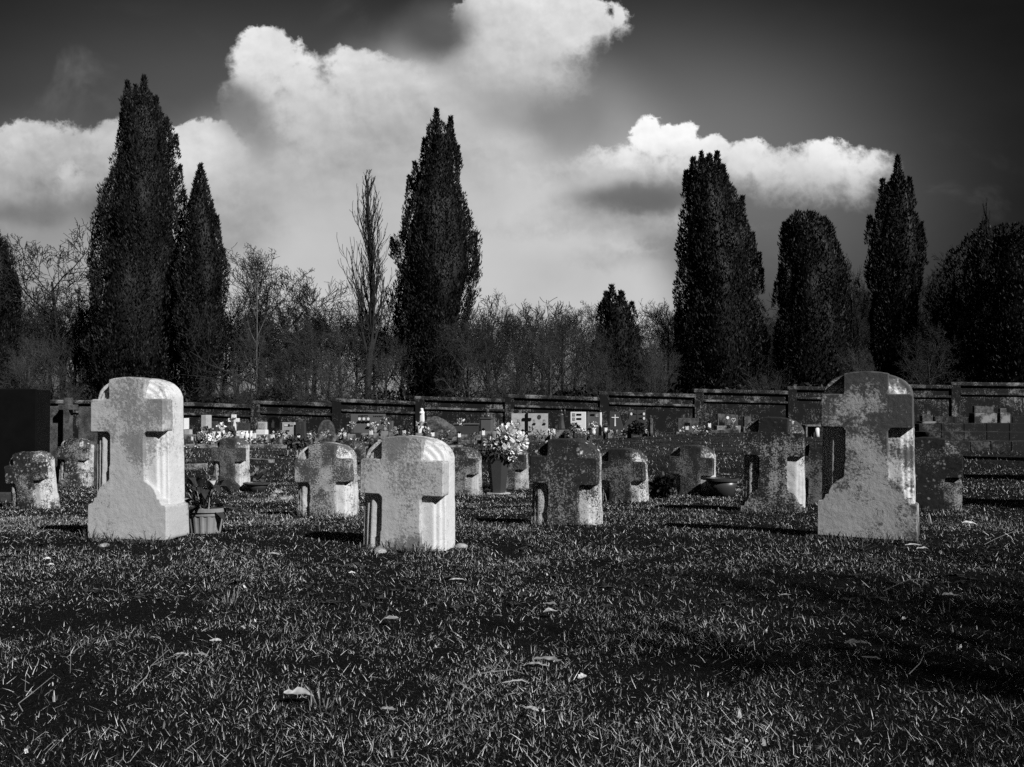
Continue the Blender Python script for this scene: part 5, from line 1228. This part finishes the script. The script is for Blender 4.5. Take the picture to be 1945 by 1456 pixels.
for a in ((567, 1350, 56, 8, 'long curled pale dry leaf in the near lawn, left of centre'), (1012, 1370, 26, -30, 'small bright dry leaf near the bottom centre', .6, .4), (410, 1238, 22, 10, 'dry leaf piece above a twig in the left lawn', .55, .3),
          (466, 1214, 18, -60, 'tiny white dry leaf in the left lawn, below the spiky tuft', .7, .4), (383, 1264, 30, -20, 'curled dry leaf lowest of a cluster of three in the left lawn', .4), (343, 1262, 24, 20, 'brownish dry leaf leftmost of a cluster of three in the left lawn', .35),
          (668, 1104, 14, 30, 'tiny bright leaf below the left foot of the broad pale headstone', .8, .5), (520, 1065, 26, -12, 'pale dry leaf lying in front of the mottled headstone lawn', .5, .25), (868, 1114, 30, 0, 'flat pale dry leaf below the broad pale headstone', .55, .18),
          (1045, 1180, 30, 20, 'greyish leaf in the central lawn, upper of a pair', .4, .3), (1045, 1164, 26, -15, 'greyish leaf in the central lawn, lower of a pair', .3, .3), (980, 1316, 52, 6, 'slim pale leaf stalk in the near lawn right of centre', .5, .10),
          (1040, 1272, 58, -18, 'long dark-flecked dry leaf in the central near lawn', .35, .2), (1105, 1314, 24, 40, 'twisted bright leaf scrap right of the slim pale stalk', .6, .5), (742, 1196, 30, 10, 'faint dry leaf in the lawn below the broad pale headstone', .3, .3),
          (1625, 1240, 42, -6, 'textured grey dry leaf in the right lawn', .28, .25), (1656, 1272, 34, -24, 'slim grey dry leaf below the textured one in the right lawn', .3, .15), (1490, 1144, 26, 2, 'thin pale leaf in the lawn below the black-streaked headstone', .4, .14),
          (1841, 1002, 30, 2, 'bright bark-like leaf right of the tallest headstone at right', .7, .25), (1735, 1048, 30, -14, 'pale leaf at the foot of the tallest headstone at right', .6, .16), (1752, 1056, 26, 10, 'second pale leaf just below the one at the tallest headstone', .5, .25),
          (1805, 1145, 30, -8, 'grey dry leaf in the lawn at far right', .3, .3), (1715, 1192, 12, 30, 'tiny white leaf scrap in the right lawn', .8, .6), (740, 1375, 30, -20, 'pale curled leaf near the bottom, left of centre', .45, .3),
          (90, 1075, 14, 0, 'upper of two tiny white scraps in the lawn at far left', .8, .5), (97, 1084, 12, 20, 'lower of two tiny white scraps in the lawn at far left', .8, .5), (1020, 1290, 46, -4, 'second dark-flecked leaf just above the slim pale stalk', .33, .14)):
    dry_leaf(*a)
def twig(px0, py0, px1, py1, label, r0=.0012):
    a, b = gp(px0, py0), gp(px1, py1); rt = empty('twig', (a.x, a.y, gz(a.x, a.y) + .02), 0, label, 'twig', 'twigs lying on the lawn')
    d = b - a; d.z = gz(b.x, b.y) - gz(a.x, a.y); rr = random.Random(int(px0)); pts = [d * t + Vector((rr.uniform(-.01, .01), rr.uniform(-.01, .01), .008 + .02 * math.sin(t * 3.1))) for t in (0, .2, .45, .7, 1)]
    MB().tube(pts, [r0, r0 * .9, r0 * .8, r0 * .6, r0 * .4], 5).build('stem', m_straw, rt)
    MB().tube([pts[2], pts[2] + Vector((.03, .05, .03))], [r0 * .6, r0 * .3], 4).build('side_shoot', m_straw, rt)
    MB().tube([pts[3], pts[3] + Vector((-.02, .04, .025))], [r0 * .5, r0 * .3], 4).build('side_shoot', m_straw, rt)
m_straw = plain('dry_stalk', .24, .7, .3, 30)
for a in ((1770, 1120, 1770 - 95, 1142, 'long thin twig slanting in the lawn at right'), (1870, 1045, 1945, 1020, 'thin twig at the right edge beside the tallest headstone'), (118, 1270, 132, 1310, 'bent dry stalk in the left lawn'), (258, 1325, 330, 1275, 'dry stalk crossing the near left lawn'), (515, 1010, 523, 985, 'pale dry stalk standing in front of the mottled headstone', .0022),
          (1172, 1268, 1220, 1285, 'slim stalk in the right part of the near lawn'), (1730, 1300, 1780, 1250, 'forked dry stalk in the lawn at lower right'), (880, 1320, 1000, 1310, 'pale twig beside the slim leaf stalk in the near lawn'), (40, 1385, 60, 1340, 'dry stalk in the bottom left corner')): twig(*a)

# ---------------------------------------------------------------- trees beyond the right edge of the picture: their shade falls across the right of the lawn
def cypress_at(x, y, h, w, label, seed):
    r = np.random.default_rng(seed); n = int(h * w * 500); g = gz(x, y)
    root = empty('cypress_tree', (x, y, g), 0, label, 'tree', 'trees beyond the right side of the lawn')
    t = r.random(n) ** 1.3; ph = r.random(n) * 6.283; hw = w * .5 * np.sin(np.pi * np.clip(.12 + .88 * (1 - t) ** .8, 0, 1) * .62) * (1 - t ** 6)
    rib = fbm(np.cos(ph) * 2 + seed, np.sin(ph) * 2, t * h * .5, 3); rr = hw * (.8 + .6 * (rib - .5)) * (1 - .4 * r.random(n) ** 2)
    b = np.stack([np.cos(ph) * rr, np.sin(ph) * rr, .3 + t * (h - .4)], 1); up = np.stack([np.cos(ph) * .4, np.sin(ph) * .4, np.ones(n)], 1) + (r.random((n, 3)) - .5); up /= np.linalg.norm(up, axis=1)[:, None]
    ln = .17 + .13 * r.random(n); sd = np.cross(up, r.normal(size=(n, 3))); sd /= np.linalg.norm(sd, axis=1)[:, None]
    V = np.stack([b, b + up * (ln * .5)[:, None] + sd * (ln * .3)[:, None], b + up * ln[:, None], b + up * (ln * .5)[:, None] - sd * (ln * .3)[:, None]], 1).reshape(-1, 3); k = np.arange(n) * 4
    o = link('crown', raw_mesh('crown', V, np.stack([k, k + 1, k + 2, k + 3], 1), np.repeat(.015 + .03 * r.random(n), 4)), root); o.data.materials.append(m_leaf)
    MB().lathe([(.2, -.1), (.14, h * .4), (.03, h * .95)], 10).build('trunk', m_bark_dark, root, smooth=True)
    return root
for i, (x, y, h, w, l) in enumerate(((9.0, 1.6, 6.6, 2.0, 'nearest'), (12.2, 4.4, 8.2, 2.2, 'second'), (15.5, 8.5, 9.5, 2.4, 'third'), (19.5, 14.0, 10.5, 2.6, 'farthest'))):
    cypress_at(x, y, h, w, l + ' of the cypresses standing beyond the right side of the lawn', 200 + i)
for x, y, h, sc, l in ((5.6, -2.2, 5.6, .8, 'smaller'), (8.2, -2.6, 7.2, .9, 'bigger')):  # unseen trees, added for the dappled shade they throw on the near lawn
    root = empty('bare_tree', (x, y, gz(x, y)), x, l + ' of two unseen leafless trees added to shade the right of the near lawn', 'tree', 'trees beyond the right side of the lawn')
    for m_ in rounds[1]: link(m_.name.split('.')[0], m_, root).scale = (h / 8 * sc, h / 8 * sc, h / 8)
